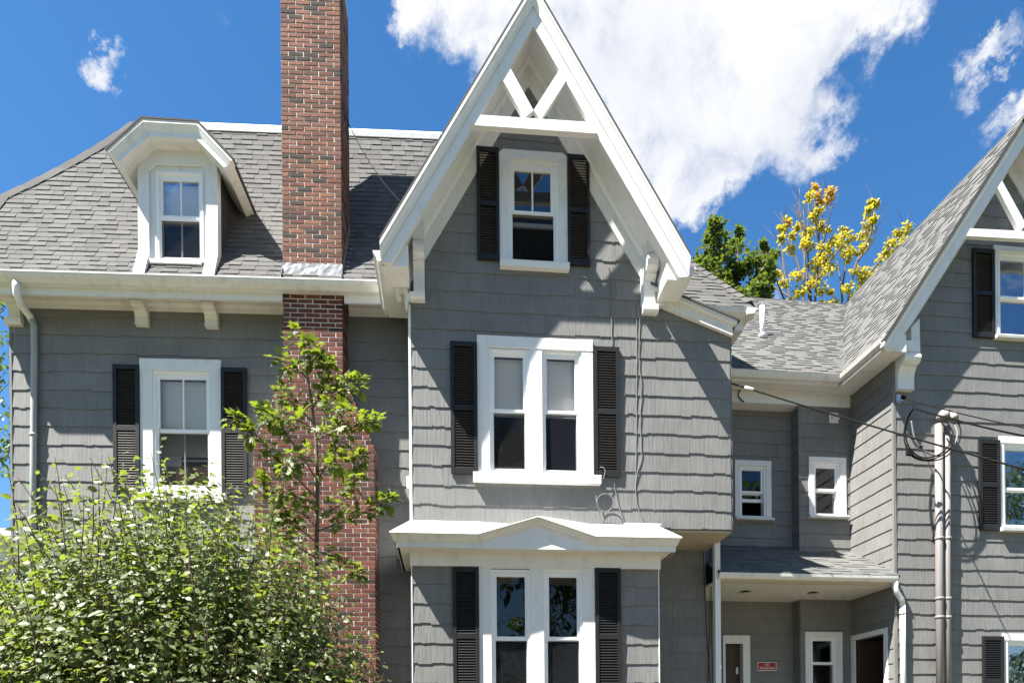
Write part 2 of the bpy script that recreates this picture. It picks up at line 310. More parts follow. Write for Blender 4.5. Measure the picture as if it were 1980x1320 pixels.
class MB:
    def __init__(b): b.v = []; b.f = []; b.smooth = False
    def add(b, vs, fs):
        n = len(b.v); b.v.extend(Vector(v) for v in vs); b.f.extend(tuple(i + n for i in f) for f in fs); return b
    def box(b, fr, s0, s1, d0, d1, z0, z1):
        p = [fr.w(s, d, z) for z in (z0, z1) for (s, d) in ((s0, d0), (s1, d0), (s1, d1), (s0, d1))]
        return b.add(p, [(3, 2, 1, 0), (4, 5, 6, 7), (0, 1, 5, 4), (1, 2, 6, 5), (2, 3, 7, 6), (3, 0, 4, 7)])
    def loft(b, A, B, cap=True):
        n = len(A); fs = [(i, (i + 1) % n, n + (i + 1) % n, n + i) for i in range(n)]
        if cap: fs += [tuple(range(n - 1, -1, -1)), tuple(range(n, 2 * n))]
        return b.add(list(A) + list(B), fs)
    def prism(b, fr, poly, d0, d1):           # poly of (s,z), extruded in depth
        return b.loft([fr.w(s, d1, z) for s, z in poly], [fr.w(s, d0, z) for s, z in poly])
    def along(b, fr, prof, s0, s1):           # profile of (d,z), extruded along s
        return b.loft([fr.w(s0, d, z) for d, z in prof], [fr.w(s1, d, z) for d, z in prof])
    def ring(b, fr, o, i, d0, d1):            # rectangular frame: outer and inner (s0,s1,z0,z1)
        O = [(o[0], o[2]), (o[1], o[2]), (o[1], o[3]), (o[0], o[3])]; I = [(i[0], i[2]), (i[1], i[2]), (i[1], i[3]), (i[0], i[3])]
        v = [fr.w(s, d, z) for d in (d0, d1) for P in (O, I) for s, z in P]; fs = []
        for k in range(4):
            j = (k + 1) % 4
            fs += [(k, j, 4 + j, 4 + k), (8 + k, 12 + k, 12 + j, 8 + j), (k, 8 + k, 8 + j, j), (4 + k, 4 + j, 12 + j, 12 + k)]
        return b.add(v, fs)
    def tube(b, pts, r, n=8, cap=True):
        pts = [Vector(p) for p in pts]; rs = r if isinstance(r, (list, tuple)) else [r] * len(pts); rings = []
        t = (pts[1] - pts[0]).normalized(); u = t.cross(Vector((0, 0, 1)))
        if u.length < 1e-3: u = Vector((1, 0, 0))
        u.normalize()
        for i, p in enumerate(pts):
            a = pts[max(0, i - 1)]; c = pts[min(len(pts) - 1, i + 1)]; t = (c - a).normalized()
            u = (u - t * u.dot(t)).normalized(); w = t.cross(u)
            rings.append([p + (u * math.cos(2 * math.pi * k / n) + w * math.sin(2 * math.pi * k / n)) * rs[i] for k in range(n)])
        vs = [q for rg in rings for q in rg]; fs = []
        for i in range(len(pts) - 1):
            for k in range(n): fs.append((i * n + k, i * n + (k + 1) % n, (i + 1) * n + (k + 1) % n, (i + 1) * n + k))
        if cap: fs += [tuple(range(n - 1, -1, -1)), tuple((len(pts) - 1) * n + k for k in range(n))]
        b.smooth = True; return b.add(vs, fs)
    def build(b, name, mat, parent=None, kind=None, label=None, origin=None):
        if not b.v: return None
        a = np.array([tuple(v) for v in b.v]); c = (a.min(0) + a.max(0)) / 2
        if origin is not None: c = np.array(origin)
        me = bpy.data.meshes.new(name); me.from_pydata((a - c).tolist(), [], b.f); me.materials.append(M[mat])
        if b.smooth: me.polygons.foreach_set('use_smooth', [True] * len(me.polygons))
        me.update()
        o = bpy.data.objects.new(name, me); link(o, parent, Vector(c)); return tag(o, label, None, None, kind)

def clip(poly, a, b, c):
    out = []; n = len(poly)
    for i in range(n):
        p, q = poly[i], poly[(i + 1) % n]; fp = a * p[0] + b * p[1] - c; fq = a * q[0] + b * q[1] - c
        if fp <= 0: out.append(p)
        if (fp < 0 < fq) or (fq < 0 < fp):
            t = fp / (fp - fq); out.append((p[0] + t * (q[0] - p[0]), p[1] + t * (q[1] - p[1])))
    return out
def area(p): return .5 * sum(p[i][0] * p[(i + 1) % len(p)][1] - p[(i + 1) % len(p)][0] * p[i][1] for i in range(len(p)))
def clip_convex(poly, reg):
    if area(reg) < 0: reg = reg[::-1]
    for i in range(len(reg)):
        p, q = reg[i], reg[(i + 1) % len(reg)]; nx, ny = q[1] - p[1], -(q[0] - p[0])
        poly = clip(poly, nx, ny, nx * p[0] + ny * p[1])
        if len(poly) < 3: return []
    return poly
def minus(polys, h):
    out = []
    for p in polys:
        xs = [q[0] for q in p]; ys = [q[1] for q in p]
        if max(xs) <= h[0] or min(xs) >= h[1] or max(ys) <= h[2] or min(ys) >= h[3]: out.append(p); continue
        mid = clip(clip(p, 1, 0, h[1]), -1, 0, -h[0]) if True else p
        for c in (clip(p, 1, 0, h[0]), clip(p, -1, 0, -h[1]), clip(mid, 0, 1, h[2]) if len(mid) > 2 else [], clip(mid, 0, -1, -h[3]) if len(mid) > 2 else []):
            if len(c) > 2 and abs(area(c)) > 2e-4: out.append(c)
    return out
class Pl:
    def __init__(p, o, a, b): p.o = Vector(o); p.a = Vector(a).normalized(); p.b = Vector(b).normalized(); p.n = p.a.cross(p.b).normalized()
    def w(p, s, t, h=0.0): return p.o + p.a * s + p.b * t + p.n * h
def solid(mb, pl, poly, t0, t1, hb, ht):
    n = len(poly); H = lambda t: hb + (ht - hb) * (t - t0) / (t1 - t0)
    vs = [pl.w(s, t, max(.001, H(t))) for s, t in poly] + [pl.w(s, t, -.002) for s, t in poly]
    mb.add(vs, [tuple(range(n))] + [(n + i, n + (i + 1) % n, (i + 1) % n, i) for i in range(n)])

REST = {}      # (thing, name) -> MB of the pieces past the limit
COUNT = {}
def emit(thing, parent, name, mat, mb, single=True, limit=300):
    k = (thing.name, name)
    if single and COUNT.get(k, 0) < limit:
        COUNT[k] = COUNT.get(k, 0) + 1; return mb.build(name, mat, parent)
    r = REST.setdefault((*k, mat), (MB(), mat)); r[0].add(mb.v, mb.f)
def clad(thing, parent, name, mat, pl, regions, holes, E, phase, width, hb=.017, ht=.003, step=.010, single=lambda s, t: True, jitter=.25, t_rng=None, gap=.0010, nstep=(2, 4), bond=None, lap=.03):
    """cover flat regions with courses of overlapping shingles, each one a piece of its own"""
    ts = [p[1] for r in regions for p in r]; ss = [p[0] for r in regions for p in r]
    k0 = math.floor((min(ts) - phase) / E) - 1; k1 = math.ceil((max(ts) - phase) / E)
    for k in range(k0, k1 + 1):
        t0 = phase + k * E; t1 = t0 + E + lap; flip = rnd() < .5
        s = min(ss) - width * ((k * .37) % 1.0 if bond is None else (k % 2) * bond) - width
        while s < max(ss):
            w = width * ru(1 - jitter, 1 + jitter); a, b = s + gap, s + w - gap
            ns = random.randint(*nstep); cuts = [a] + sorted(ru(a + .15 * w, b - .15 * w) for _ in range(ns - 1)) + [b]
            prof = []; off = 0
            for i in range(ns):
                off = ru(-step, step * .6); prof += [(cuts[i], t0 + off), (cuts[i + 1], t0 + off + ru(-.25, .25) * step)]
            prof += [(b, t1), (a, t1)]
            parts_ = []
            for reg in regions:
                p = clip_convex(prof, reg)
                if len(p) < 3 or area(p) < 4e-4: continue
                ps = [p]
                for h in holes: ps = minus(ps, h)
                parts_ += ps
            flip = not flip if rnd() < .8 else flip; hh = hb if nstep[1] > 1 else hb * (1.0 if flip else .4)
            for q in parts_:
                mb = MB(); solid(mb, pl, q, t0, t1, hh, ht); emit(thing, parent, name, mat, mb, single(s + w / 2, t0 + E / 2))
            s += w
def sheet(mb, pl, regions, holes, thick=.1):
    for r in regions:
        ps = [r if area(r) > 0 else r[::-1]]
        for h in holes: ps = minus(ps, h)
        for p in ps:
            n = len(p); mb.add([pl.w(s, t, -.002) for s, t in p] + [pl.w(s, t, -thick) for s, t in p], [tuple(range(n)), tuple(range(2 * n - 1, n - 1, -1))] + [(n + i, n + (i + 1) % n, (i + 1) % n, i) for i in range(n)])
    return mb
def wall_plane(fr, d=0.0): return Pl(fr.w(0, d, 0), fr.e, (0, 0, 1))

# ------------------------------------------------------------------ frames of the buildings
FM = Fr(797, 1000, 9.32, R(5.4))         # the projecting gabled block
FL = Fr(790, 900, 10.24, R(3.2))         # the left part of the house (its wall)
FW = Fr(1728, 900, 10.7, R(6.6))         # the wing at the right; s=0 is its left corner
LINK_D = 1.12; LINK_B = 1.36             # link wall, forward and recessed part

# ------------------------------------------------------------------ ground
g = MB(); S = 900
g.add([(-S, -S, 0), (S, -S, 0), (S, S, 0), (-S, S, 0)], [(0, 1, 2, 3)])
M['ground'] = paint('ground_grass', (.075, .095, .035), .95, 0, .35, .4, 0, .2, bump_scale=30)
M['asphalt'] = paint('asphalt', (.055, .055, .057), .9, 0, .2, .4, 0, .3, bump_scale=80)
tag(g.build('ground', 'ground', origin=(0, 0, 0)), kind='structure')
dv = MB(); dv.add([(-11, -12, .004), (14, -12, .004), (14, 9.0, .004), (-11, 9.0, .004)], [(0, 1, 2, 3)])
M['gravel'] = paint('pale_gravel', (.120, .098, .075), .95, 0, .3, .6, 0, .2, bump_scale=60)
tag(dv.build('gravel_forecourt', 'gravel'), kind='structure')

# ------------------------------------------------------------------ the things
HOUSE = empty('house', (FM.w(0, 1, 0)), 'grey shingled house with the brick chimney, round-shouldered dormer and tall white-trimmed front gable', 'house')
WING = empty('gabled_wing', (FW.w(0, 1, 0)), 'grey gabled wing with covered porch entry standing behind the two service conduits', 'building')

# ---- windows and shutters -----------------------------------------------------------------------------------------
def shutter(thing, fr, d, x0, y0, x1, y1, n_up=24, label=None, ymid=None):
    s0, s1, z0, z1 = fr.rect(x0, y0, x1, y1, d)
    root = empty('shutter', fr.w((s0 + s1) / 2, d, z0), label, parent=thing)
    st = (s1 - s0) * .14; zm = z0 + (z1 - z0) * .50 if ymid is None else fr.uv((x0 + x1) / 2, ymid, d)[1]; T = .036; a = d - .020 - T; b = d - .020
    rt, rm, rb = .065, .035, .085
    f = MB()
    f.box(fr, s0, s0 + st, a, b, z0, z1); f.box(fr, s1 - st, s1, a, b, z0, z1)
    f.box(fr, s0 + st, s1 - st, a + .002, b - .002, z1 - rt, z1); f.box(fr, s0 + st, s1 - st, a + .002, b - .002, zm - rm, zm + rm); f.box(fr, s0 + st, s1 - st, a + .002, b - .002, z0, z0 + rb)
    f.build('frame', 'shutter', root)
    lv = MB()
    for (za, zb) in ((z0 + rb, zm - rm), (zm + rm, z1 - rt)):
        n = max(4, int((zb - za) / .036)); p = (zb - za) / n
        for i in range(n):
            z = za + p * (i + .5)
            lv.along(fr, [(a + .004, z - .018), (a + .009, z - .020), (b - .002, z + .014), (b - .007, z + .017)], s0 + st, s1 - st)
    lv.build('louvers', 'shutter', root, kind='stuff')
    return root

def sash_unit(win, fr, d, F, UG, LG, muntin=(), low_muntin=(), screen=True, blind=.0, blind_low=0.0, room='dark', open_low=0.0, inner=.0, glass_low='glassdark'):
    """one double-hung pair: F frame outer, UG/LG visible glass rectangles (s0,s1,z0,z1)"""
    fi = (F[0] + .035, F[1] - .035, F[2] + .035, F[3] - .035)
    m = MB(); m.ring(fr, F, fi, d - .012, d + .10); m.build('frame', 'vinyl', win)
    zc = (UG[2] + LG[3]) / 2
    us = MB(); us.ring(fr, (fi[0] - .003, fi[1] + .003, zc - .012, fi[3] + .003), UG, d + .014, d + .050)
    us.build('upper_sash', 'vinyl', win)
    pu = MB(); pu.box(fr, UG[0] - .01, UG[1] + .01, d + .034, d + .038, UG[2] - .01, UG[3] + .01); pu.build('pane', 'glass', win)
    zl = LG[2] + open_low * (LG[3] - LG[2])
    ls = MB(); ls.ring(fr, (fi[0] - .003, fi[1] + .003, (fi[2] - .003) if open_low == 0 else zl - .05, zc + .012), (LG[0] + .006, LG[1] - .006, max(LG[2], zl) + .004, LG[3] - .004), d + .054, d + .086)
    ls.build('lower_sash', 'vinyl', win)
    pl_ = MB(); pl_.box(fr, LG[0], LG[1], d + .068, d + .072, max(LG[2], zl), LG[3]); pl_.build('pane', glass_low, win)
    if screen:
        sc = MB(); sc.ring(fr, (fi[0] + .002, fi[1] - .002, fi[2] + .002, zc), (LG[0], LG[1], LG[2], LG[3]), d + .020, d + .036); sc.build('screen_frame', 'vinyl', win)
        s2 = MB(); s2.add([fr.w(LG[0] - .004, d + .03, LG[2] - .004), fr.w(LG[1] + .004, d + .03, LG[2] - .004), fr.w(LG[1] + .004, d + .03, LG[3] + .004), fr.w(LG[0] - .004, d + .03, LG[3] + .004)], [(0, 1, 2, 3)]); s2.build('insect_screen', 'screen', win)
    for fx in muntin:
        s = UG[0] + fx * (UG[1] - UG[0]); q = MB(); q.box(fr, s - .011, s + .011, d + .027, d + .046, UG[2] - .002, UG[3] + .002); q.build('muntin', 'vinyl', win)
    for fx in low_muntin:
        s = LG[0] + fx * (LG[1] - LG[0]); q = MB(); q.box(fr, s - .011, s + .011, d + .060, d + .079, LG[2] + .002, LG[3] - .002); q.build('muntin', 'vinyl', win)
    if blind or blind_low:
        bl = MB(); zb = UG[3] + .02; ze = UG[3] - blind * (UG[3] - UG[2]) if not blind_low else LG[3] - blind_low * (LG[3] - LG[2])
        n = max(3, int((zb - ze) / .026))
        for i in range(n):
            z = zb - .026 * i; bl.along(fr, [(d + .130, z), (d + .131, z - .002), (d + .149, z - .0225), (d + .148, z - .0205)], fi[0], fi[1])
        bl.build('blind', 'blind', win, kind='stuff')
        br = MB(); br.box(fr, fi[0], fi[1], d + .128, d + .15, ze - .05, ze - .025); br.build('blind_rail', 'blind', win)
    D = 1.1
    rm = MB(); a, b, c, e = F[0] + .005, F[1] - .005, F[2] + .005, F[3] - .005
    P = lambda s, q, z: fr.w(s, q, z)
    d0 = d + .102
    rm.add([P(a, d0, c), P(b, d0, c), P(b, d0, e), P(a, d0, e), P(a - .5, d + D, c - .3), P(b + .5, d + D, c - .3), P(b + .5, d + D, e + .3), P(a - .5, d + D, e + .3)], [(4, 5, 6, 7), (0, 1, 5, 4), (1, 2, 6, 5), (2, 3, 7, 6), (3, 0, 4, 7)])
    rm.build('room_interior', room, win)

def window(thing, fr, d, casing, units, sill=None, label=None, proud=.03, chamfer=False, head_proud=.006):
    """casing (px rect), units: list of (frame px rect, upper glass px rect, lower glass px rect, options)"""
    C = fr.rect(*casing, d); win = empty('window', fr.w((C[0] + C[1]) / 2, d, C[2]), label, parent=thing)
    Fs = [fr.rect(*u[0], d) for u in units]
    zt = max(f[3] for f in Fs); zb = min(f[2] for f in Fs); edges = [C[0]] + [x for f in Fs for x in (f[0], f[1])] + [C[1]]
    for i in range(0, len(edges), 2):
        k = MB(); k.box(fr, edges[i], edges[i + 1], d - proud, d + .02, C[2], zt); k.build('casing', 'white', win)
    h = MB()
    if chamfer:
        c = .05; h.prism(fr, [(C[0], zt), (C[1], zt), (C[1], C[3] - c), (C[1] - c * 1.3, C[3]), (C[0] + c * 1.3, C[3]), (C[0], C[3] - c)], d - proud - head_proud, d + .02)
    else: h.box(fr, C[0], C[1], d - proud - head_proud, d + .02, zt, C[3])
    h.build('head_casing', 'white', win)
    if zb - C[2] > .006:
        for f in Fs:
            k = MB(); k.box(fr, f[0], f[1], d - proud + .003, d + .02, C[2], zb); k.build('casing', 'white', win)
    if sill:
        s_ = fr.rect(*sill, d); k = MB()
        k.along(fr, [(d - proud - .075, s_[2]), (d - proud - .082, s_[3] - .012), (d - proud - .07, s_[3]), (d + .02, s_[3] + .012), (d + .02, s_[2])], s_[0], s_[1]); k.build('sill', 'white', win)
    for u, f in zip(units, Fs):
        sash_unit(win, fr, d, f, fr.rect(*u[1], d), fr.rect(*u[2], d), **(u[3] if len(u) > 3 else {}))
    return win, (C[0] + .012, C[1] - .012, C[2] + .012, C[3] - .012)

def moulding_along(thing, fr, name, mat, prof, s0, s1, parent=None):
    k = MB(); k.along(fr, prof, s0, s1); return k.build(name, mat, parent or thing)

# ====================================================================================================================
#   HOUSE : the projecting block with the gable
# ====================================================================================================================
uv = FM.uv
GD = -.60                                    # front of the gable's bargeboards
AP = uv(1031, -24, GD)                     # roof outline apex at the front of the rake
LO = uv(735, 468, GD); HI = uv(1332, 497, GD)
sl_l = (AP[1] - LO[1]) / (AP[0] - LO[0]); sl_r = (AP[1] - HI[1]) / (HI[0] - AP[0])
DROP = .33
def roofz(s, h=0): return AP[1] - h - (sl_l * (AP[0] - s) if s < AP[0] else sl_r * (s - AP[0]))
S_R = uv(1412, 850)[0]                      # right end of the block
Z_B = uv(1340, 1024)[1]                     # underside of the overhanging floor
s_seam = uv(1262, 560)[0]
shed_a = uv(1262, 560); shed_b = uv(1412, 632)
Z_LOW = 1.75
gable_reg = [(0, Z_B - .2), (s_seam, Z_B - .2), (s_seam, roofz(s_seam, DROP)), (AP[0], AP[1] - DROP), (0, roofz(0, DROP))]
ext_reg = [(s_seam, Z_B), (S_R, Z_B), (S_R, shed_b[1]), (s_seam, shed_a[1])]
wm = wall_plane(FM)
WALLM = None
# windows of the block
w1, h1 = window(HOUSE, FM, 0, (923, 655, 1146, 920), [
    ((946.5, 676, 1023.6, 916), (956, 688, 1011.5, 790), (955, 797, 1015.5, 905), dict(blind=1.0, blind_low=0.0, room='room')),
    ((1048, 679, 1125, 919), (1057.5, 692, 1112, 793), (1056, 800, 1116, 908), dict(blind=1.0, room='room'))],
    sill=(914.5, 920, 1159.5, 936.5), label='paired white windows in the middle of the projecting block')
w2, h2 = window(HOUSE, FM, 0, (965, 296, 1097, 513), [
    ((983.5, 312, 1079, 511), (994.5, 330, 1065, 407.5), (991.5, 414, 1071, 503), dict(muntin=(.5,), open_low=.85, room='dark'))],
    sill=(966, 513, 1099, 526), label='gable window with its lower sash raised', chamfer=True)
for a in ((871, 664, 923, 918, 'shutter left of the paired windows'), (1147, 674, 1197, 924, 'shutter right of the paired windows'),
          (922, 290, 965, 506, 'shutter left of the gable window'), (1096.5, 305, 1139, 517, 'shutter right of the gable window')):
    shutter(HOUSE, FM, 0, *a[:4], label=a[4])
sh = MB(); sheet(sh, wm, [gable_reg, ext_reg], [h1, h2]); WALLM = sh.build('wall', 'wall', HOUSE, label='wall of the projecting gabled block')
ph_m = uv(800, 973.5)[1]
clad(HOUSE, WALLM, 'siding_shingle', 'siding', wm, [gable_reg, ext_reg], [h1, h2], .2667, ph_m, .61, jitter=.04, bond=.30, step=.016, nstep=(3, 5))
# side walls and underside of the block
k = MB(); k.box(FM, -.03, .0, .0, .95, 2.0, roofz(0, DROP)); k.build('side_wall', 'wall', HOUSE)
k = MB(); k.box(FM, S_R, S_R + .03, 0.0, 6.0, Z_B - .01, shed_b[1]); k.build('side_wall', 'wall', HOUSE)
k = MB(); k.box(FM, uv(1200, 1030)[0], S_R + .012, .012, .93, Z_B - .03, Z_B - .004); k.build('overhang_soffit', 'tan', HOUSE)
k = MB(); k.box(FM, -.032, .004, -.018, .01, uv(797, 1012)[1], uv(797, 590)[1]); k.build('corner_board', 'white', HOUSE)

k = MB(); q_ = uv(786, 943, .12), uv(795, 920, .12); k.box(FM, q_[0][0], -.031, .12, .55, q_[0][1], q_[1][1]); k.build('side_sill', 'white', HOUSE)

# ---- rake of the gable: shingle edge, crown, bargeboard, soffit, frieze
GAB = empty('gable_trim', FM.w(AP[0], GD, LO[1]), parent=HOUSE)
ZC_L = uv(735, 506, GD)[1]; ZC_R = uv(1330, 536, GD)[1]
def rake_line(side, h, d, zc=None):
    if d < -.2: d += GD + .5
    sgn, (slo, zlo), slope = (-1, LO, sl_l) if side < 0 else (1, HI, sl_r)
    zcl = (ZC_L if side < 0 else ZC_R) if zc is None else zc
    run = (AP[1] - h - zcl) / slope; run = min(run, abs(AP[0] - slo))
    s = AP[0] + sgn * run
    return FM.w(s, d, AP[1] - h - slope * run), FM.w(AP[0], d, AP[1] - h)
def rake(side, prof, name, mat, zc=None):
    pts = [rake_line(side, h, d, zc) for d, h in prof]; A = [p[0] for p in pts]; B = [p[1] for p in pts]
    k = MB(); k.loft(A, B) if side < 0 else k.loft(B, A); return k.build(name, mat, GAB)
for sd in (-1, 1):
    rake(sd, [(-.56, .0), (-.56, .028), (4.2, .028), (4.2, .0)], 'roof_edge', 'roofdeck')
    rake(sd, [(-.565, .03), (-.565, .085), (-.50, .085), (-.50, .03)], 'drip_moulding', 'white')
    rake(sd, [(-.552, .087), (-.548, .12), (-.520, .17), (-.508, .225), (-.508, .25), (-.46, .25), (-.46, .087)], 'crown_moulding', 'white')
    rake(sd, [(-.49, .252), (-.49, .49), (-.43, .49), (-.43, .252)], 'bargeboard', 'white')
    rake(sd, [(-.455, DROP - .05), (-.455, DROP), (.0, DROP), (.0, DROP - .05)], 'rake_soffit', 'white')
    rake(sd, [(-.030, DROP + .002), (-.030, .73), (.004, .73), (.004, DROP + .002)], 'frieze_board', 'white')
    rake(sd, [(-.075, DROP + .002), (-.070, DROP + .03), (-.032, DROP + .10), (-.032, DROP + .002)], 'bed_moulding', 'white')
# roof slopes behind (seen only at their edges)
for sd in (-1, 1):
    rake(sd, [(-.56, -.03), (-.56, -.002), (4.2, -.002), (4.2, -.03)], 'roof_slope', 'roof')
# truss in the peak
tb = [uv(918, 222, GD), uv(1144, 237, GD), uv(1156, 259, GD), uv(908, 242, GD)]
k = MB(); k.prism(FM, [tb[3], tb[2], tb[1], tb[0]], GD - .005, GD + .08); k.build('collar_beam', 'white', GAB)
for q in ([(981.7, 122), (967, 146), (1013.6, 228), (1031.5, 213)], [(1083.3, 132), (1031.7, 213), (1046, 231), (1095, 156)]):
    k = MB(); P = [uv(*c, GD) for c in q]; P = P if area(P) > 0 else P[::-1]; k.prism(FM, P, GD + .002, GD + .075); k.build('brace', 'white', GAB)
# boxed eaves at the feet of the gable
def eave_box(sign, s_out, s_in, zc, zt_out, d1, gut):
    k = MB(); P = [(s_out, zc), (s_in, zc), (s_in, zc + .28), (s_out, zt_out)]
    P = P if area(P) > 0 else P[::-1]
    k.prism(FM, P, GD + .07, d1); k.build('eave_box', 'white', GAB)
    k = MB(); q = s_out + sign * .002; o = sign * .10
    pr = [(q, zc + .03), (q + o * .45, zc + .03), (q + o * .6, zc + .08), (q + o, zc + .14), (q + o, zc + .16), (q, zc + .16)]
    pr = pr if area(pr) > 0 else pr[::-1]
    k.prism(FM, pr, GD + .03, d1); k.build('gutter', 'cream', GAB)
eave_box(-1, uv(737, 500, GD + .07)[0], .0, ZC_L + .003, uv(737, 474, GD + .07)[1], .56, True)
eave_box(1, uv(1330, 530, GD + .07)[0], uv(1266, 530)[0], ZC_R + .003, uv(1330, 500, GD + .07)[1], .45, True)
# brackets of the gable
def scroll_bracket(fr, thing, x0, x1, ytop, ybot, depth, name='bracket', foot=None, mat='white', d=0.0, cap=True):
    s0, s1, z0, z1 = fr.rect(x0, ytop, x1, ybot, d); H = z1 - z0; root = empty(name, fr.w((s0 + s1) / 2, d, z0), parent=thing)
    c_ = lambda a, b: (d - a * depth, z0 + b * H)
    P = [c_(0, 0), c_(.34, 0), c_(.30, .10), c_(.30, .28), c_(.38, .40), c_(.52, .47), c_(.52, .50), c_(.66, .50), c_(.82, .54), c_(.90, .62), c_(.86, .70), c_(.74, .735), c_(.74, .76)] + ([c_(1, .76), c_(1, 1), c_(0, 1)] if cap else [c_(.80, .76), c_(.80, 1), c_(0, 1)])
    k = MB(); k.along(fr, P[::-1], s0, s1); k.build('scroll', mat, root)
    if foot:
        f = fr.rect(*foot, d); k = MB(); k.along(fr, [(d, f[2]), (d - .28 * depth, f[2]), (d - .34 * depth, f[2] + .3 * (f[3] - f[2])), (d - .36 * depth, f[3]), (d, f[3])][::-1], f[0], f[1]); k.build('foot', mat, root)
    if cap:
        k = MB(); k.box(fr, s0 - .03, s1 + .03, d - depth - .03, d, z1 - .002, z1 + .045); k.build('cap', mat, root)
    return root
scroll_bracket(FM, HOUSE, 800, 821, 462, 576, .34, foot=(792, 575, 822, 587), cap=False)
scroll_bracket(FM, HOUSE, 1241, 1262, 486, 598, .34, foot=(1239.5, 597, 1269, 612), cap=False)
k = MB(); q = FM.rect(800, 420, 821, 465); k.prism(FM, [(q[0], q[2]), (q[1], q[2]), (q[1], q[3]), (q[0], q[3] - .16)], -.24, -.0); k.build('bracket_post', 'white', HOUSE)
k = MB(); q = FM.rect(1241, 432, 1262, 490); k.prism(FM, [(q[0], q[2]), (q[1], q[2]), (q[1], q[3] - .16), (q[0], q[3])], -.24, -.0); k.build('bracket_post', 'white', HOUSE)
k = MB(); q = FM.rect(1240, 500, 1247, 600); k.box(FM, q[0] - .015, q[1], -.04, 0, q[2], q[3]); k.build('bracket_backboard', 'white', HOUSE)
# fretwork under the left eave
k = MB(); P = [uv(x, y, -.12) for x, y in ((757, 553), (783, 520), (788, 520), (788, 563), (792, 570), (786, 600), (783, 590), (781, 566), (774, 568), (776, 578), (768, 580), (766, 570), (764, 556))]
P = P if area(P) > 0 else P[::-1]
k.prism(FM, P, -.12, -.06); k.build('fretwork', 'cream', HOUSE)

# ---- lean-to roof edge at the right of the block
k = MB(); a, b = uv(1258, 546, -.12), uv(1431, 618, -.12)
def shed(h0, h1, d0, d1, name, mat, b_=b):
    k = MB(); k.prism(FM, [(a[0], a[1] - h1), (b_[0], b_[1] - h1), (b_[0], b_[1] - h0), (a[0], a[1] - h0)], d0, d1); k.build(name, mat, HOUSE)
shed(0, .025, -.14, 1.2, 'lean_to_roof', 'roof'); shed(.027, .085, -.12, -.03, 'lean_to_moulding', 'cream', (b[0] - .04, b[1] + .02)); shed(.087, .235, -.075, -.018, 'lean_to_rake', 'cream', (b[0] - .09, b[1] + .04))

# ---- main roof and eave at the right of the gable
ze = uv(1420, 592, .42)[1]; s_c = uv(1462, 595, .42)[0]
k = MB(); k.along(FM, [(.42, ze), (.44, ze - .07), (.50, ze - .105), (.56, ze - .105), (.56, ze)][::-1], uv(1330, 590, .42)[0], s_c); k.build('gutter', 'cream', HOUSE)
k = MB(); P = [(s_c - .14, ze - .105), (s_c - .03, ze - .09), (s_c + .01, ze - .02), (s_c + .01, ze), (s_c - .14, ze)]; k.prism(FM, P[::-1] if area(P) < 0 else P, .42, 4.0); k.build('gutter', 'cream', HOUSE)
k = MB(); k.box(FM, uv(1345, 600, .56)[0], s_c - .14, .56, 4.0, ze - .27, ze - .105); k.build('eave_soffit', 'cream', HOUSE)
rb = R(52); r_o = FM.w(0, .46, ze + .02)
rpl = Pl(r_o, FM.e, FM.m * math.cos(rb) + Vector((0, 0, 1)) * math.sin(rb))
def on_plane(pl, px, py):
    r = raydir(px, py); o = Vector((0, 0, EYE)); t = (pl.o - o).dot(pl.n) / r.dot(pl.n); P = o + r * t - pl.o; return (P.dot(pl.a), P.dot(pl.b))
tipr = on_plane(rpl, 1318, 495); cor = on_plane(rpl, 1452, 586)
reg = [(uv(1200, 500, .46)[0], 0), (cor[0], 0), tipr, (uv(1200, 500, .46)[0], tipr[1])]
k = MB(); sheet(k, rpl, [reg], [], .05); RRF = k.build('roof', 'roofdeck', HOUSE, label='roof slope right of the gable')
clad(HOUSE, RRF, 'roof_shingle', 'roof', rpl, [reg], [], .126, 0, .20, .017, .003, .002, jitter=.45, nstep=(1, 1), lap=.02)
n = 11
for i in range(n):
    A = Vector(rpl.w(*[cor[j] + (tipr[j] - cor[j]) * i / n for j in (0, 1)], .02)); B = Vector(rpl.w(*[cor[j] + (tipr[j] - cor[j]) * (i + 1.12) / n for j in (0, 1)], .012))
    dr = (B - A).normalized(); sd_ = rpl.n.cross(dr).normalized(); w_ = .11
    k = MB(); k.loft([A + sd_ * w_, A + rpl.n * .02, A - sd_ * w_ - rpl.n * .08, A - sd_ * w_ - rpl.n * .1, A - rpl.n * .0, A + sd_ * w_ - rpl.n * .015], [B + sd_ * w_, B + rpl.n * .01, B - sd_ * w_ - rpl.n * .09, B - sd_ * w_ - rpl.n * .11, B - rpl.n * .02, B + sd_ * w_ - rpl.n * .025]); emit(HOUSE, RRF, 'ridge_shingle', 'roof', k)

# ---- recessed wall under the overhang
dR = .93; sR0 = uv(1262, 1150, -.1)[0]
regR = [(sR0, Z_LOW), (S_R - .02, Z_LOW), (S_R - .02, Z_B), (sR0, Z_B)]
wr = wall_plane(FM, dR); k = MB(); sheet(k, wr, [regR], []); RW = k.build('wall', 'wall', HOUSE, label='shaded wall under the overhanging floor')
clad(HOUSE, RW, 'siding_shingle', 'siding', wr, [regR], [], .2667, uv(1330, 1127, dR)[1], .61, jitter=.04, bond=.3, step=.016, nstep=(3, 5))

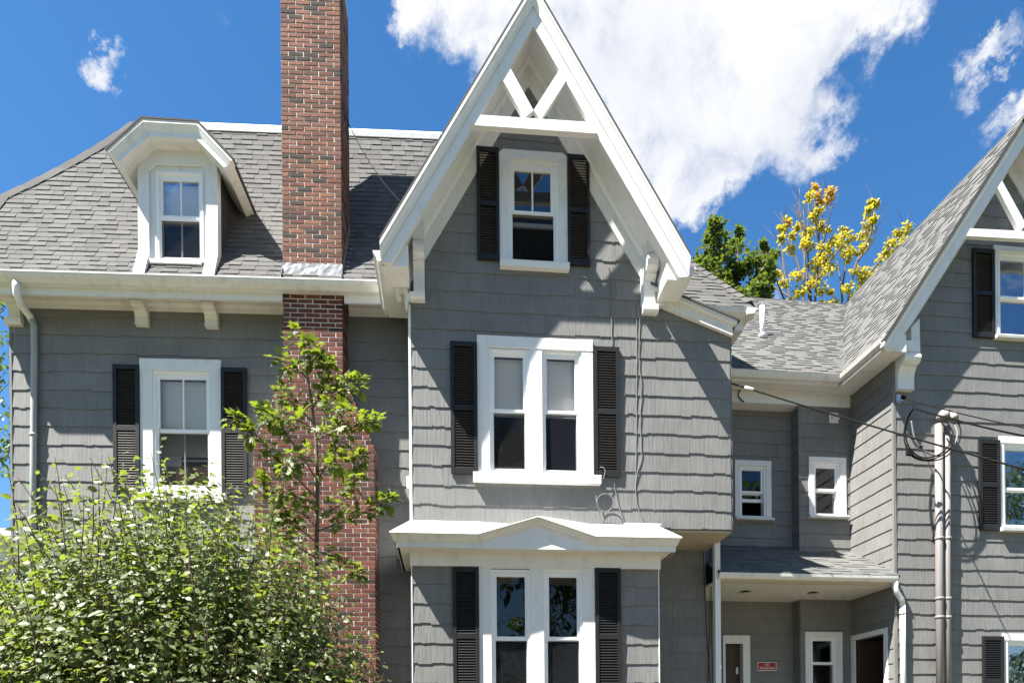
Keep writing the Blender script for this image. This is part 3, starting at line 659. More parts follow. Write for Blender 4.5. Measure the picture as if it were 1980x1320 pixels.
# ---- bay window
dB = -.12; uvb = lambda x, y: FM.uv(x, y, dB)
s0b, s1b = uvb(797, 1200)[0], uvb(1273.5, 1200)[0]
zf0 = uvb(1035, 1097.5)[1]; zf1 = uvb(1035, 1066)[1]
BAY = empty('bay_window', FM.w((s0b + s1b) / 2, dB, Z_LOW), label='square bay with white pedimented roof', parent=HOUSE)
wb, hb = window(HOUSE, FM, dB, (926.5, 1097.5, 1150, 1360), [
    ((950, 1101, 1025, 1352), (960.5, 1114, 1015.5, 1229.5), (959, 1237.5, 1019.5, 1342), dict(room='room', screen=True)),
    ((1051.5, 1101, 1126.5, 1352), (1062, 1115, 1116, 1230), (1060, 1238, 1121, 1342), dict(room='dark', screen=True))], label='paired white windows of the bay', head_proud=0.0)
for a in ((875.6, 1098, 926.5, 1362, 'shutter left of the bay windows'), (1150.4, 1099, 1199.5, 1363, 'shutter right of the bay windows')): shutter(HOUSE, FM, dB, *a[:4], label=a[4])
wbp = wall_plane(FM, dB); regB = [(s0b, Z_LOW), (s1b, Z_LOW), (s1b, zf1), (s0b, zf1)]
k = MB(); sheet(k, wbp, [regB], [hb], .08); k.build('bay_wall', 'wall', BAY)
clad(HOUSE, BAY, 'siding_shingle', 'siding', wbp, [[(s0b + .012, Z_LOW), (s1b - .012, Z_LOW), (s1b - .012, zf0), (s0b + .012, zf0)]], [hb], .2667, uvb(800, 1166)[1], .61, jitter=.04, bond=.3, step=.016, nstep=(3, 5))
for s in (s0b, s1b):
    k = MB(); k.box(FM, s - .007, s + .007, dB - .020, dB + .02, Z_LOW, zf0); k.build('corner_board', 'white', BAY)
    k = MB(); k.box(FM, min(s, s + (.03 if s == s0b else -.03)), max(s, s + (.03 if s == s0b else -.03)), dB + .02, dR, Z_LOW, zf1); k.build('bay_side_wall', 'wall', BAY)
k = MB(); k.box(FM, s0b - .022, s1b + .022, dB - .045, dR, zf0, zf1); k.build('frieze', 'white', BAY)
dF = -.41
fz0, fz1 = uv(1035, 1061, dF)[1], uv(1035, 1046.5, dF)[1]
fs0, fs1 = uv(766, 1050, dF)[0], uv(1306.5, 1058, dF)[0]
k = MB(); k.along(FM, [(dB - .047, zf1 - .05), (dB - .06, zf1 - .045), (dB - .11, zf1 + .01), (dB - .115, fz0), (dB - .047, fz0)][::-1], s0b - .09, s1b + .09); k.build('bed_moulding', 'cream', BAY)
k = MB(); k.box(FM, fs0 + .01, fs1 - .01, dF + .02, dR, fz0 + .002, fz0 + .03); k.build('soffit', 'cream', BAY)
# fascia with its pediment
pa = uv(1040, 1008, dF); pl0, pr0 = uv(925, 1040, dF), uv(1152, 1048, dF)
k = MB(); k.prism(FM, [(fs0, fz0), (fs1, fz0), (fs1, fz1), (pr0[0], fz1), (pa[0], pa[1]), (pl0[0], fz1), (fs0, fz1)], dF, dF + .05); k.build('fascia', 'white', BAY)
for s in (fs0, fs1):
    a_, b_ = (s, s + .04) if s == fs0 else (s - .04, s); k = MB(); k.box(FM, a_, b_, dF + .052, dR, fz0 + .002, fz1); k.build('fascia', 'white', BAY)
rz = uv(1035, 1033.5, -.49)[1]; rs0, rs1 = uv(754.5, 1027, -.49)[0], uv(1317, 1038, -.49)[0]
ra = uv(1040.5, 998, -.49); rl, rr = uv(925, 1031, -.49)[0], uv(1152, 1037, -.49)[0]
def crown(P):      # P list of (s,z) along the top edge; lofts a cyma down to the fascia
    prof = [(-.49, 0.0), (-.485, -.02), (-.46, -.045), (-.435, -.085), (-.415, -.098), (-.406, -.1), (-.406, 0)]
    for (p, q) in zip(P, P[1:]):
        k = MB(); k.loft([FM.w(p[0] + (0 if p is not P[0] else (-.49 - d) * -.55), d, p[1] + z) for d, z in prof], [FM.w(q[0] - (0 if q is not P[-1] else (-.49 - d) * -.55), d, q[1] + z) for d, z in prof]); k.build('crown_moulding', 'cream', BAY)
crown([(rs0, rz), (rl, rz), ra, (rr, rz), (rs1, rz)])
zr_top = uv(797, 1006)[1]
k = MB(); e_ = [(rs0 - .01, rz), (rl, rz), ra, (rr, rz), (rs1 + .01, rz)]
F_ = [FM.w(s, -.505, z + .004) for s, z in e_]; T_ = [FM.w(s, -.01, zr_top + .004 + (0 if i != 2 else .0)) for i, s in enumerate((-.02, rl, ra[0], rr, s1b + .02))]
zz = max(ra[1], zr_top); T_[2] = FM.w(ra[0], -.01, ra[1] + .03)
vs = F_ + T_ + [v - Vector((0, 0, .012)) for v in F_]; fs = [(i, i + 1, 6 + i, 5 + i) for i in range(4)] + [(10 + i, 11 + i, i + 1, i) for i in range(4)]
kb = [FM.w(rs0 - .01, dR, rz + .004), FM.w(-.02, dR, zr_top + .004), FM.w(rs1 + .01, dR, rz + .004), FM.w(s1b + .02, dR, zr_top + .004)]
vs += kb; fs += [(15, 0, 5, 16), (4, 17, 18, 9)]
k.add(vs, fs); k.build('bay_roof', 'whiteroof', BAY)
# ====================================================================================================================
#   HOUSE : the left part
# ====================================================================================================================
lu = FL.uv
s_left = lu(23, 800)[0]; s_right = .12
zs = lu(300, 590)[1]                                  # soffit level at the wall
w3, h3 = window(HOUSE, FL, 0, (272.7, 696.5, 429.5, 957), [
    ((296.7, 719, 407.3, 947), (308.3, 732, 398.3, 829), (306.7, 836, 401.7, 937), dict(muntin=(.5,), low_muntin=(.5,), blind=1.0, blind_low=.42, room='room'))],
    sill=(262, 957, 440, 971), label='tall window left of the chimney')
for a in ((222, 708, 272, 952, 'shutter nearest the downspout'), (430, 714, 479.5, 957, 'shutter nearest the chimney')): shutter(HOUSE, FL, 0, *a[:4], label=a[4])
regL = [(s_left, Z_LOW), (s_right, Z_LOW), (s_right, zs), (s_left, zs)]
wl = wall_plane(FL); k = MB(); sheet(k, wl, [regL], [h3]); WL_ = k.build('wall', 'wall', HOUSE, label='wall left of the gabled block')
z_bush = lu(300, 985)[1]
clad(HOUSE, WL_, 'siding_shingle', 'siding', wl, [regL], [h3], .2667, lu(100, 683)[1], .61, jitter=.04, bond=.3, step=.016, nstep=(3, 5), single=lambda s, t: t > z_bush or s > -1.0)
k = MB(); k.box(FL, s_left - .03, s_left, 0, 5.0, Z_LOW, zs); k.build('side_wall', 'wall', HOUSE)
k = MB(); k.box(FL, s_left - .012, s_left + .014, -.02, .02, Z_LOW, zs); k.build('corner_board', 'siding', HOUSE)
# eaves
dFa, dGu = -.42, -.60
f0, f1 = lu(300, 574.5, dFa)[1], lu(300, 552, dFa)[1]
g0, g1 = lu(300, 545.5, dGu)[1], lu(300, 530, dGu)[1]
s_e0 = s_left - .32; s_e1 = FL.uv(742, 560, dFa)[0]
cl_, cr_ = lu(548, 600, dFa)[0], lu(664, 600, dFa)[0]
for (a, b) in ((s_e0 + .02, cl_ - .012), (cr_ + .012, s_e1)):
    k = MB(); k.box(FL, a, b, dFa, dFa + .03, f0, f1); k.build('fascia', 'white', HOUSE)
    k = MB(); k.box(FL, a, b, dFa + .032, .02, zs - .0, zs + .03); k.build('eave_soffit', 'cream', HOUSE)
    k = MB(); k.along(FL, [(-.03, zs - .10), (-.035, zs - .095), (-.05, zs - .05), (-.09, zs - .02), (-.095, zs - .002), (.0, zs - .002), (.0, zs - .10)], a + .38 if a < s_left else a, b); k.build('bed_moulding', 'cream', HOUSE)
    k = MB(); k.box(FL, a, b, dFa + .005, dFa + .029, zs + .031 if f0 > zs + .031 else f0 - .01, f0 - .002); k.build('eave_backing', 'cream', HOUSE)
k = MB(); k.box(FL, s_e0 + .02, s_e0 + .05, dFa + .032, .02, f0, f1); k.build('fascia', 'white', HOUSE)
gp = [(dGu, g1), (dGu + .004, g1 - .03), (dGu + .02, g1 - .06), (dGu + .07, g0 + .01), (dGu + .08, g0), (dFa + .004, g0), (dFa + .004, g1)]
k = MB(); k.along(FL, gp[::-1], s_e0 - .12, FL.uv(733, 545, dGu)[0]); k.build('gutter', 'cream', HOUSE)
k = MB(); k.along(FL, [(dGu - .008, g1 - .012), (dGu - .008, g1), (dGu + .012, g1 + .004), (dGu + .012, g1 - .012)], s_e0 - .12, FL.uv(733, 545, dGu)[0]); k.build('gutter_lip', 'vinyl', HOUSE)
k = MB(); k.along(FL, [(dFa - .05, f1 + .002), (dFa - .045, f1 + .03), (dFa - .02, f1 - .012), (dFa + .0, f1 - .012), (dFa + .0, g0 - .001), (dFa - .05, g0 - .001)], s_e0, cl_); k.build('eave_moulding', 'cream', HOUSE)
for (x0, x1, yt, yb) in ((263, 290, 581, 634), (397, 424, 584, 638)): scroll_bracket(FL, HOUSE, x0 + 3, x1, yt, yb, .28, mat='cream')
scroll_bracket(FL, HOUSE, 24, 46, 574, 622, .28, mat='cream', foot=(16, 621, 48, 633))

# curved main roof: the slope steepens towards the top
E = .126; D0, Z0 = -.53, g1 + .012
prof = [(D0, Z0)]; angs = []
LMAX = 4.6; nrow = int(LMAX / E)
for i in range(nrow):
    t = i / 30.0; ang = R(58 + 12 * min(1, t)); angs.append(ang)
    d_, z_ = prof[-1]; prof.append((d_ + E * math.cos(ang), z_ + E * math.sin(ang)))
def proj(P):
    d = Vector(P) - Vector((0, 0, EYE)); u = d.x / d.y; v = d.z / d.y; un = u - ROLL * v; vn = v + ROLL * u
    return CX + un * FPX, HY - vn * FPX
top = next(i for i, (d_, z_) in enumerate(prof) if proj(FL.w(lu(620, 300, d_)[0], d_, z_))[1] < 262)
def s_at(px, i):      # s on the roof profile point i seen at column px
    d_, z_ = prof[i]; lo, hi = -14.0, 6.0
    for _ in range(40):
        mid = (lo + hi) / 2
        if proj(FL.w(mid, d_, z_))[0] < px: lo = mid
        else: hi = mid
    return lo
i390 = next(i for i in range(top) if proj(FL.w(s_at(0, i), *prof[i]))[1] < 390)
sB = s_at(252, top); s390 = s_at(0, i390)
sA = sB - (sB - s390) * (prof[top][0] - prof[0][0]) / (prof[top][0] - prof[i390][0])
S_MIN = s390 - .04
def hip(i): return max(S_MIN, sA + (sB - sA) * (prof[i][0] - prof[0][0]) / (prof[top][0] - prof[0][0]))
rmb = MB(); s_rr = FL.uv(1000, 300, 1)[0]
for i in range(top):
    rmb.add([FL.w(hip(i), *prof[i]), FL.w(s_rr, *prof[i]), FL.w(s_rr, *prof[i + 1]), FL.w(hip(i + 1), *prof[i + 1])], [(0, 1, 2, 3)])
    # left hip slope (turned away)
    rmb.add([FL.w(hip(i), *prof[i]), FL.w(hip(i + 1), *prof[i + 1]), FL.w(hip(i + 1), prof[i + 1][0] + .9, prof[i + 1][1]), FL.w(hip(i), prof[i][0] + .9, prof[i][1])], [(0, 1, 2, 3)] if hip(i) > S_MIN or hip(i + 1) > S_MIN else [])
k = MB(); k.prism(FL, [(s_left + .01, zs - .02), (s_left + .05, zs - .02), (s_left + .05, prof[10][1]), (s_left + .01, prof[10][1])], prof[10][0], 6); k.build('end_wall', 'white', HOUSE)
MR = rmb.build('roof', 'roofdeck', HOUSE, label='steep curved roof slope left of the gable')
s_vis = FL.uv(850, 300, 1)[0]
c_s0, c_s1 = lu(545, 300, dFa)[0], lu(659.5, 300, dFa)[0]
for i in range(top):
    ang = angs[i]; pl = Pl(FL.w(0, *prof[i]), FL.e, FL.m * math.cos(ang) + Vector((0, 0, 1)) * math.sin(ang))
    reg = [(hip(i), -.02), (s_vis, -.02), (s_vis, E + .02), (hip(i + 1), E + .02)]
    s = hip(i) - ru(0, .25); thick = rnd() < .5
    while s < s_vis:
        w = random.choice((.13, .16, .18, .2, .23, .26)); a, b = s + .002, s + w - .002
        p = clip_convex([(a, ru(-.004, .002)), (b, ru(-.004, .002)), (b, E + .015), (a, E + .015)], reg)
        if len(p) > 2 and area(p) > 2e-4:
            thick = (not thick) if rnd() < .8 else thick
            mb = MB(); solid(mb, pl, p, 0, E + .015, .016 if thick else .009, .003)
            emit(HOUSE, MR, 'roof_shingle', 'roof', mb, i < 10)
        s += w
# hip caps
for i in range(0, top - 1, 2):
    A = FL.w(hip(i) - .01, prof[i][0] - .015, prof[i][1] + .012); B = FL.w(hip(i + 2) - .01, prof[min(i + 2, top)][0] - .01, prof[min(i + 2, top)][1] + .03)
    B = A + (B - A) * 1.05
    ang = angs[i]; nf = (Vector((0, 0, 1)) * math.cos(ang) - FL.m * math.sin(ang)); dr = (B - A).normalized()
    sf = FL.e * .15; bk = FL.m * .15; up = Vector((0, 0, .012))
    k = MB(); k.loft([A + sf, A + up - FL.m * .01, A + bk, A + bk - up, A - up * 2, A + sf - up], [B + sf, B + up - FL.m * .01, B + bk, B + bk - up, B - up * 2, B + sf - up]); emit(HOUSE, MR, 'ridge_shingle', 'roof', k)
# metal cap along the top
td, tz = prof[top]
k = MB(); k.along(FL, [(td - .05, tz - .06), (td - .06, tz + .02), (td - .03, tz + .03), (td + .02, tz + .12), (td + .3, tz + .16), (td + 3, tz + .16), (td + 3, tz - .06)], hip(top) + .15, s_rr); k.build('roof_cap', 'white', HOUSE)
k = MB(); k.box(FL, hip(top) + .1, s_rr, td + .05, td + 4, tz - .3, tz + .1); k.build('roof_deck', 'roofdeck', HOUSE)

# ---- dormer
DOR = empty('dormer', FL.w(lu(345, 520, -.33)[0], -.33, Z0), label='white dormer with clipped octagonal roof', parent=HOUSE)
dD = -.33; dO = -.62; du = lambda x, y: FL.uv(x, y, dD); do = lambda x, y: FL.uv(x, y, dO)
ds0, ds1 = du(269, 420)[0], du(422.5, 420)[0]
top_out = [do(206, 294), do(275, 231.5), do(382, 238), do(451, 311.5)]
low_in = [do(229, 309), do(285, 260.5), do(377, 264), do(431.5, 320)]
def oct_band(A, B, da, db, back, name, mat):
    """band between the outlines A (outer) and B (inner); front depths da, db"""
    k = MB(); n = len(A)
    vs = [FL.w(s, da, z) for s, z in A] + [FL.w(s, db, z) for s, z in B] + [FL.w(s, back, z) for s, z in A] + [FL.w(s, back, z) for s, z in B]; fs = []
    for i in range(n - 1):
        fs += [(n + i, n + i + 1, i + 1, i), (i, i + 1, 2 * n + i + 1, 2 * n + i), (n + i + 1, n + i, 3 * n + i, 3 * n + i + 1)]
    fs += [(0, 2 * n, 3 * n, n), (2 * n - 1, 4 * n - 1, 3 * n - 1, n - 1)]
    k.add(vs, fs); return k.build(name, mat, DOR)
lerp = lambda A, B, t: [(a[0] + (b[0] - a[0]) * t, a[1] + (b[1] - a[1]) * t) for a, b in zip(A, B)]
cen = (sum(p[0] for p in top_out) / 4, top_out[0][1])
o_out = [(cen[0] + (p[0] - cen[0]) * 1.02, p[1] + .022) for p in top_out]
oct_band(o_out, top_out, dO - .03, dO - .03, 1.6, 'dormer_roof', 'roofdeck')
oct_band(top_out, lerp(top_out, low_in, .22), dO - .02, dO - .02, dO + .1, 'drip_moulding', 'cream')
oct_band(lerp(top_out, low_in, .2), lerp(top_out, low_in, .72), dO - .018, dO + .035, dO + .1, 'crown_moulding', 'white')
oct_band(lerp(top_out, low_in, .7), low_in, dO + .03, dO + .03, dO + .1, 'fascia', 'white')
# side eaves running back into the roof
in2 = lerp(top_out, low_in, .95)
oct_band(lerp(top_out, low_in, .1), in2, dO + .1, dO + .1, 1.3, 'eave_soffit', 'cream')
# front wall and jambs
zt = max(p[1] for p in low_in); zdb = du(345, 522)[1]
wfr = [(ds0, zdb), (ds1, zdb), (ds1, du(422, 322)[1]), (du(392, 275)[0], du(345, 272)[1]), (du(297, 275)[0], du(345, 272)[1]), (ds0, du(269, 322)[1])]
Fq = FL.rect(303, 333.5, 393.5, 507, dD)
k = MB(); P = wall_plane(FL, dD); hole = (Fq[0] + .02, Fq[1] - .02, Fq[2] + .02, Fq[3] - .02); sheet(k, P, [wfr], [hole], .1); k.build('front_wall', 'white', DOR)
for a, b in ((ds0, du(290, 420)[0]), (du(401, 420)[0], ds1)):
    k = MB(); k.box(FL, a, b, dD - .035, dD - .002, du(345, 488)[1], du(345, 318)[1]); k.build('jamb', 'white', DOR)
a_in = [(du(290, 335)[0], du(290, 332)[1]), (du(303, 320)[0], du(345, 322)[1]), (du(391, 320)[0], du(345, 322)[1]), (du(401, 335)[0], du(401, 336)[1])]
a_out = [(ds0, a_in[0][1]), (ds0, wfr[5][1]), (wfr[4][0], wfr[4][1] - .02), (wfr[3][0], wfr[3][1] - .02), (ds1, wfr[2][1]), (ds1, a_in[3][1])]
k = MB(); vs_o = [a_in[0], a_in[1], a_in[2], a_in[3], a_out[5], a_out[4], a_out[3], a_out[2], a_out[1], a_out[0]]; vs_o = vs_o if area(vs_o) > 0 else vs_o[::-1]; k.prism(FL, vs_o, dD - .037, dD - .002); k.build('arched_head', 'white', DOR)
k = MB(); q = lerp([(p[0], p[1]) for p in a_out[1:5]], [(cen[0], zt)] * 4, .0)
k = MB()
for (p, r_) in zip(a_out[1:5], a_out[2:5]):
    nx, nz = -(r_[1] - p[1]), (r_[0] - p[0]); Ln = math.hypot(nx, nz); nx, nz = nx / Ln, nz / Ln
    k.loft([FL.w(p[0], dD - .04, p[1] - .035), FL.w(p[0], dD - .10, p[1] + .015), FL.w(p[0], dD - .04, p[1] + .03)], [FL.w(r_[0], dD - .04, r_[1] - .035), FL.w(r_[0], dD - .10, r_[1] + .015), FL.w(r_[0], dD - .04, r_[1] + .03)])
k.build('bed_moulding', 'cream', DOR)
wd = empty('window', FL.w((Fq[0] + Fq[1]) / 2, dD, Fq[2]), label='dormer window', parent=HOUSE)
sash_unit(wd, FL, dD, Fq, FL.rect(314, 348.5, 383.5, 416, dD), FL.rect(311.5, 425, 385.5, 496.5, dD), muntin=(.5,), low_muntin=(.5,), blind=1.0, room='room')
k = MB(); q = FL.rect(290.5, 506.5, 391, 515.5, dD); k.along(FL, [(dD - .07, q[2]), (dD - .075, q[3] - .01), (dD, q[3]), (dD, q[2])][::-1], q[0], q[1]); k.build('sill', 'white', wd)
k = MB(); k.box(FL, ds0, ds1, dD - .012, dD + .05, Z0 - .02, q[2]); k.build('dormer_apron', 'cream', DOR)
for a, b in ((ds0, du(290, 420)[0]), (du(401, 420)[0], ds1)):      # flared feet
    zt_ = du(345, 488)[1]; k = MB()
    k.along(FL, [(dD - .033, zt_), (dGu + .06, Z0 + .02), (dGu + .06, Z0 - .03), (dD + .04, Z0 - .03), (dD + .04, zt_)], a, b); k.build('flared_foot', 'white', DOR)
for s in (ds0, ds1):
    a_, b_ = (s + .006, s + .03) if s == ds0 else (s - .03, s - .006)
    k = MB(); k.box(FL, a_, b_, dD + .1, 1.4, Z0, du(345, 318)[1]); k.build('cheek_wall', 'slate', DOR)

# ---- chimney
CH = empty('chimney', FL.w((c_s0 + c_s1) / 2, dFa, 0), label='tall brick chimney rising from a broad shouldered base', parent=HOUSE)
z_sh1, z_sh0 = lu(600, 722, dFa)[1], lu(600, 862, dFa)[1]
cw0, cw1 = lu(492, 1000, dFa)[0], lu(724.5, 1000, dFa)[0]
ck = .2032 / .2032
cu0, cu1 = c_s0, c_s1; z_top = lu(600, -70, dFa)[1]
z_fl = lu(600, 536, dFa)[1]
mort = .003
k = MB(); k.box(FL, cu0 + mort, cu1 - mort, dFa + mort, .25, z_sh1, z_top); k.box(FL, cw0 + mort, cw1 - mort, dFa + mort, .02, .0, z_sh0)
k.prism(FL, [(cw0 + mort, z_sh0), (cw1 - mort, z_sh0), (cu1 - mort, z_sh1), (cu0 + mort, z_sh1)], dFa + mort, .02); k.build('mortar', 'mortar', CH)
BH, BL, JT = .0665, .203, .0145
def ch_edges(z):
    if z >= z_sh1: return cu0, cu1
    if z <= z_sh0: return cw0, cw1
    t = (z - z_sh0) / (z_sh1 - z_sh0); return cw0 + (cu0 - cw0) * t, cw1 + (cu1 - cw1) * t
def brick_mb(fr, s0, s1, d0, d1, z0, z1):
    j = lambda a: ru(-a, a)
    mb = MB(); A = .0025; p = []
    for z in (z0, z1):
        for (s, d) in ((s0, d0), (s1, d0), (s1, d1), (s0, d1)): p.append(fr.w(s + j(A), d + (j(.003) if d == d0 else 0), z + j(A)))
    # chamfered front edge
    fr_ = [fr.w(s0 + .004 + j(A), d0 - .0035, z0 + .004 + j(A)), fr.w(s1 - .004 + j(A), d0 - .0035, z0 + .004 + j(A)), fr.w(s1 - .004 + j(A), d0 - .0035, z1 - .004 + j(A)), fr.w(s0 + .004 + j(A), d0 - .0035, z1 - .004 + j(A))]
    mb.add(p + fr_, [(4, 5, 6, 7), (3, 2, 1, 0), (1, 2, 6, 5), (3, 0, 4, 7), (0, 1, 9, 8), (1, 5, 10, 9), (5, 4, 11, 10), (4, 0, 8, 11), (8, 9, 10, 11)])
    return mb
ZF = 1.5; nr = int((z_top - ZF) / BH)
pieces = []
for r_ in range(nr):
    z0 = ZF + r_ * BH; z1 = z0 + BH - JT; a, b = ch_edges(z0 + BH / 2)
    full = int(round((b - a) / (BL + JT))); W = (b - a)
    wb_ = (W + JT) / (full if abs(W / (BL + JT) - full) < .25 else W / (BL + JT))
    s = a if r_ % 2 else a - (wb_ / 2)
    while s < b - .02:
        s0, s1 = max(a, s), min(b, s + wb_ - JT)
        if s1 - s0 > .03: pieces.append((s0, s1, z0, z1))
        s += wb_
vis = sorted(pieces, key=lambda p: -p[2])
inframe = lambda p: proj(FL.w(p[0], dFa, p[2]))[1] > -12
for p in pieces:
    y = proj(FL.w(p[0], dFa, p[2]))[1]
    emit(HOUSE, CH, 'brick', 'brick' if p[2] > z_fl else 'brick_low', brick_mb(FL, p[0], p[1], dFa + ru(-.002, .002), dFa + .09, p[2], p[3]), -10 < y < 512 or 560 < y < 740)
# right flank bricks
for r_ in range(nr):
    z0 = ZF + r_ * BH; z1 = z0 + BH - JT; a, b = ch_edges(z0 + BH / 2); dend = .25 if z0 > z_sh1 else .0
    q = dFa + (.102 if r_ % 2 else .0) + (.092 if not r_ % 2 else 0)
    while q < dend - .02:
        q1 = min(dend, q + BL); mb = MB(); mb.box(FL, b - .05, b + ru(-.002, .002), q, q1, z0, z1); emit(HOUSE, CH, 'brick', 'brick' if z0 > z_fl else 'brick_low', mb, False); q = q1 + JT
# lead flashing at the roof line
k = MB(); zf_a, zf_b = lu(600, 537, dFa)[1] - .05, lu(600, 511, dFa)[1]
rows, cols = 5, 16; vs = []
for j in range(rows):
    for i in range(cols): vs.append(FL.w(cu0 - .008 + (cu1 - cu0 + .016) * i / (cols - 1), dFa - .013 - ru(0, .008) - .02 * (1 - j / (rows - 1)), zf_a + (zf_b - zf_a) * j / (rows - 1) + (ru(-.01, .01) if j == rows - 1 else 0)))
k.add(vs, [(j * cols + i, j * cols + i + 1, (j + 1) * cols + i + 1, (j + 1) * cols + i) for j in range(rows - 1) for i in range(cols - 1)]); k.build('lead_flashing', 'lead', CH)
for s, sg in ((cu0, -1), (cu1, 1)):
    k = MB()
    for i in range(12):
        d_, z_ = prof[i]
        if d_ > .3: break
        z_up = z_ + .12 + ru(0, .03)
        k.box(FL, min(s, s + sg * .012), max(s, s + sg * .012), d_, d_ + .16, z_ - .1, z_up)
        k.box(FL, min(s + sg * .012, s + sg * .09), max(s + sg * .012, s + sg * .09), d_ + .01, d_ + .10, z_ - .05, z_ + .05)
    k.build('step_flashing', 'lead', CH)

# ====================================================================================================================
#   WING : link wall, porch, gabled wing
# ====================================================================================================================
wu = FW.uv; EW = .235
ze_l = wu(1520, 724, .78)[1]                             # link gutter top
s_j = wu(1545, 900, LINK_D)[0]; s_l = wu(1330, 900, LINK_B)[0]
z_fr1, z_fr0 = wu(1590, 756, LINK_D)[1], wu(1590, 787, LINK_D)[1]
zp_back = wu(1590, 1067, LINK_D)[1]
wv1, hv1 = window(WING, FW, LINK_D, (1562.8, 885, 1634.5, 1000), [((1573, 895, 1623, 997), (1577.5, 904, 1615.5, 944), (1577, 949.5, 1618.5, 993), dict(room='room', screen=False, glass_low='glass'))], sill=(1561, 999, 1636, 1003.5), label='small window on the forward link wall beside the wing')
wv2, hv2 = window(WING, FW, LINK_B, (1420, 891, 1490, 1004), [((1430, 901, 1480, 1001), (1433.5, 908.5, 1472, 948.5), (1433.5, 954, 1475.5, 998.5), dict(room='dark', open_low=.8, screen=False))], sill=(1419, 1003, 1492, 1007), label='small half open window on the recessed link wall')
wv3, hv3 = window(WING, FW, LINK_D, (1556, 1221.5, 1627.5, 1345), [((1567, 1232, 1615, 1340), (1570.5, 1238, 1609.5, 1279), (1570.5, 1284, 1611, 1330), dict(room='room', blind=.0, screen=True))], label='porch window')
P1 = wall_plane(FW, LINK_D); rg1 = [(s_j, Z_LOW), (0, Z_LOW), (0, z_fr1), (s_j, z_fr1)]
k = MB(); sheet(k, P1, [rg1], [hv1, hv3]); LW1 = k.build('wall', 'wall', WING, label='forward part of the link wall')
vis_w = lambda s, t: True
clad(WING, LW1, 'siding_shingle', 'siding', P1, [rg1], [hv1, hv3], EW, wu(1555, 871.7, LINK_D)[1], .62, jitter=.04, bond=.4, step=.010, nstep=(2, 4))
P2 = wall_plane(FW, LINK_B); rg2 = [(s_l, Z_LOW), (s_j, Z_LOW), (s_j, z_fr0 + .1), (s_l, z_fr0 + .1)]
hdoor = FW.rect(1402, 1244, 1436, 1420, LINK_B)
k = MB(); sheet(k, P2, [rg2], [hv2, hdoor]); LW2 = k.build('wall', 'wall', WING, label='recessed part of the link wall')
clad(WING, LW2, 'siding_shingle', 'siding', P2, [rg2], [hv2, hdoor], EW, wu(1420, 855, LINK_B)[1], .62, jitter=.04, bond=.4, step=.010, nstep=(2, 4))
# jog between the two
PJ = Pl(FW.w(s_j, LINK_D, 0), -FW.m, (0, 0, 1)); rgj = [(-(LINK_B - LINK_D), Z_LOW), (0, Z_LOW), (0, z_fr0), (-(LINK_B - LINK_D), z_fr0)]
k = MB(); sheet(k, PJ, [rgj], [], .05); JW = k.build('wall', 'wall', WING, label='narrow return of the link wall')
clad(WING, JW, 'siding_shingle', 'siding', PJ, [rgj], [], EW, wu(1555, 871.7, LINK_D)[1], .5, jitter=.04, step=.004, nstep=(1, 2))
k = MB(); k.box(FW, s_j - .018, s_j + .012, LINK_D - .022, LINK_D + .004, zp_back, z_fr0); k.build('corner_board', 'siding', WING)
k = MB(); k.box(FW, s_l, -.002, LINK_D - .035, LINK_B + .1, z_fr0, z_fr1); k.build('frieze_board', 'white', WING)
# side wall of the wing
hsd = None
dd0, dz0 = FW.uz(1648, 1228, 0); dd1, dz1 = FW.uz(1718, 1212, 0)
PS = Pl(FW.w(0, LINK_D, 0), -FW.m, (0, 0, 1)); z_we = wu(1722, 690, 0)[1]
rgs = [(0, Z_LOW), (LINK_D, Z_LOW), (LINK_D, z_we + .1), (0, z_we + .1)]
hs_ = (LINK_D - dd0 + .06, LINK_D - dd1 - .06, 0.2, dz1 - .09)
k = MB(); sheet(k, PS, [rgs], [hs_]); SW = k.build('wall', 'wall', WING, label='sunlit side wall of the wing')
clad(WING, SW, 'siding_shingle', 'siding', PS, [rgs], [hs_], EW, wu(1726, 788, 0)[1], .62, jitter=.04, bond=.4, step=.004, nstep=(2, 3))
# side door of the wing, standing open
dr = empty('door', FW.w(0, (dd0 + dd1) / 2, 0.9), label='open side door of the wing', parent=WING)
k = MB(); a_, b_ = dd1, dd0; w_ = .085
k.box(FW, -.03, .01, a_, a_ + w_, .9, dz1); k.box(FW, -.03, .01, b_ - w_, b_, .9, dz1); k.box(FW, -.034, .01, a_ + w_, b_ - w_, dz1 - w_, dz1); k.build('door_casing', 'white', dr)
k = MB(); k.box(FW, .02, .9, a_ + w_ - .1, a_ + w_ - .06, .9, dz1); k.box(FW, .02, .9, b_ - w_ + .0, b_ - w_ + .03, .9, dz1); k.box(FW, .9, .95, a_, b_, .9, dz1); k.build('hall_interior', 'dark', dr)
k = MB(); k.box(FW, .03, .70, b_ - w_ - .06, b_ - w_ - .02, .9, dz1 - w_ - .02); k.build('door_leaf', 'door', dr)
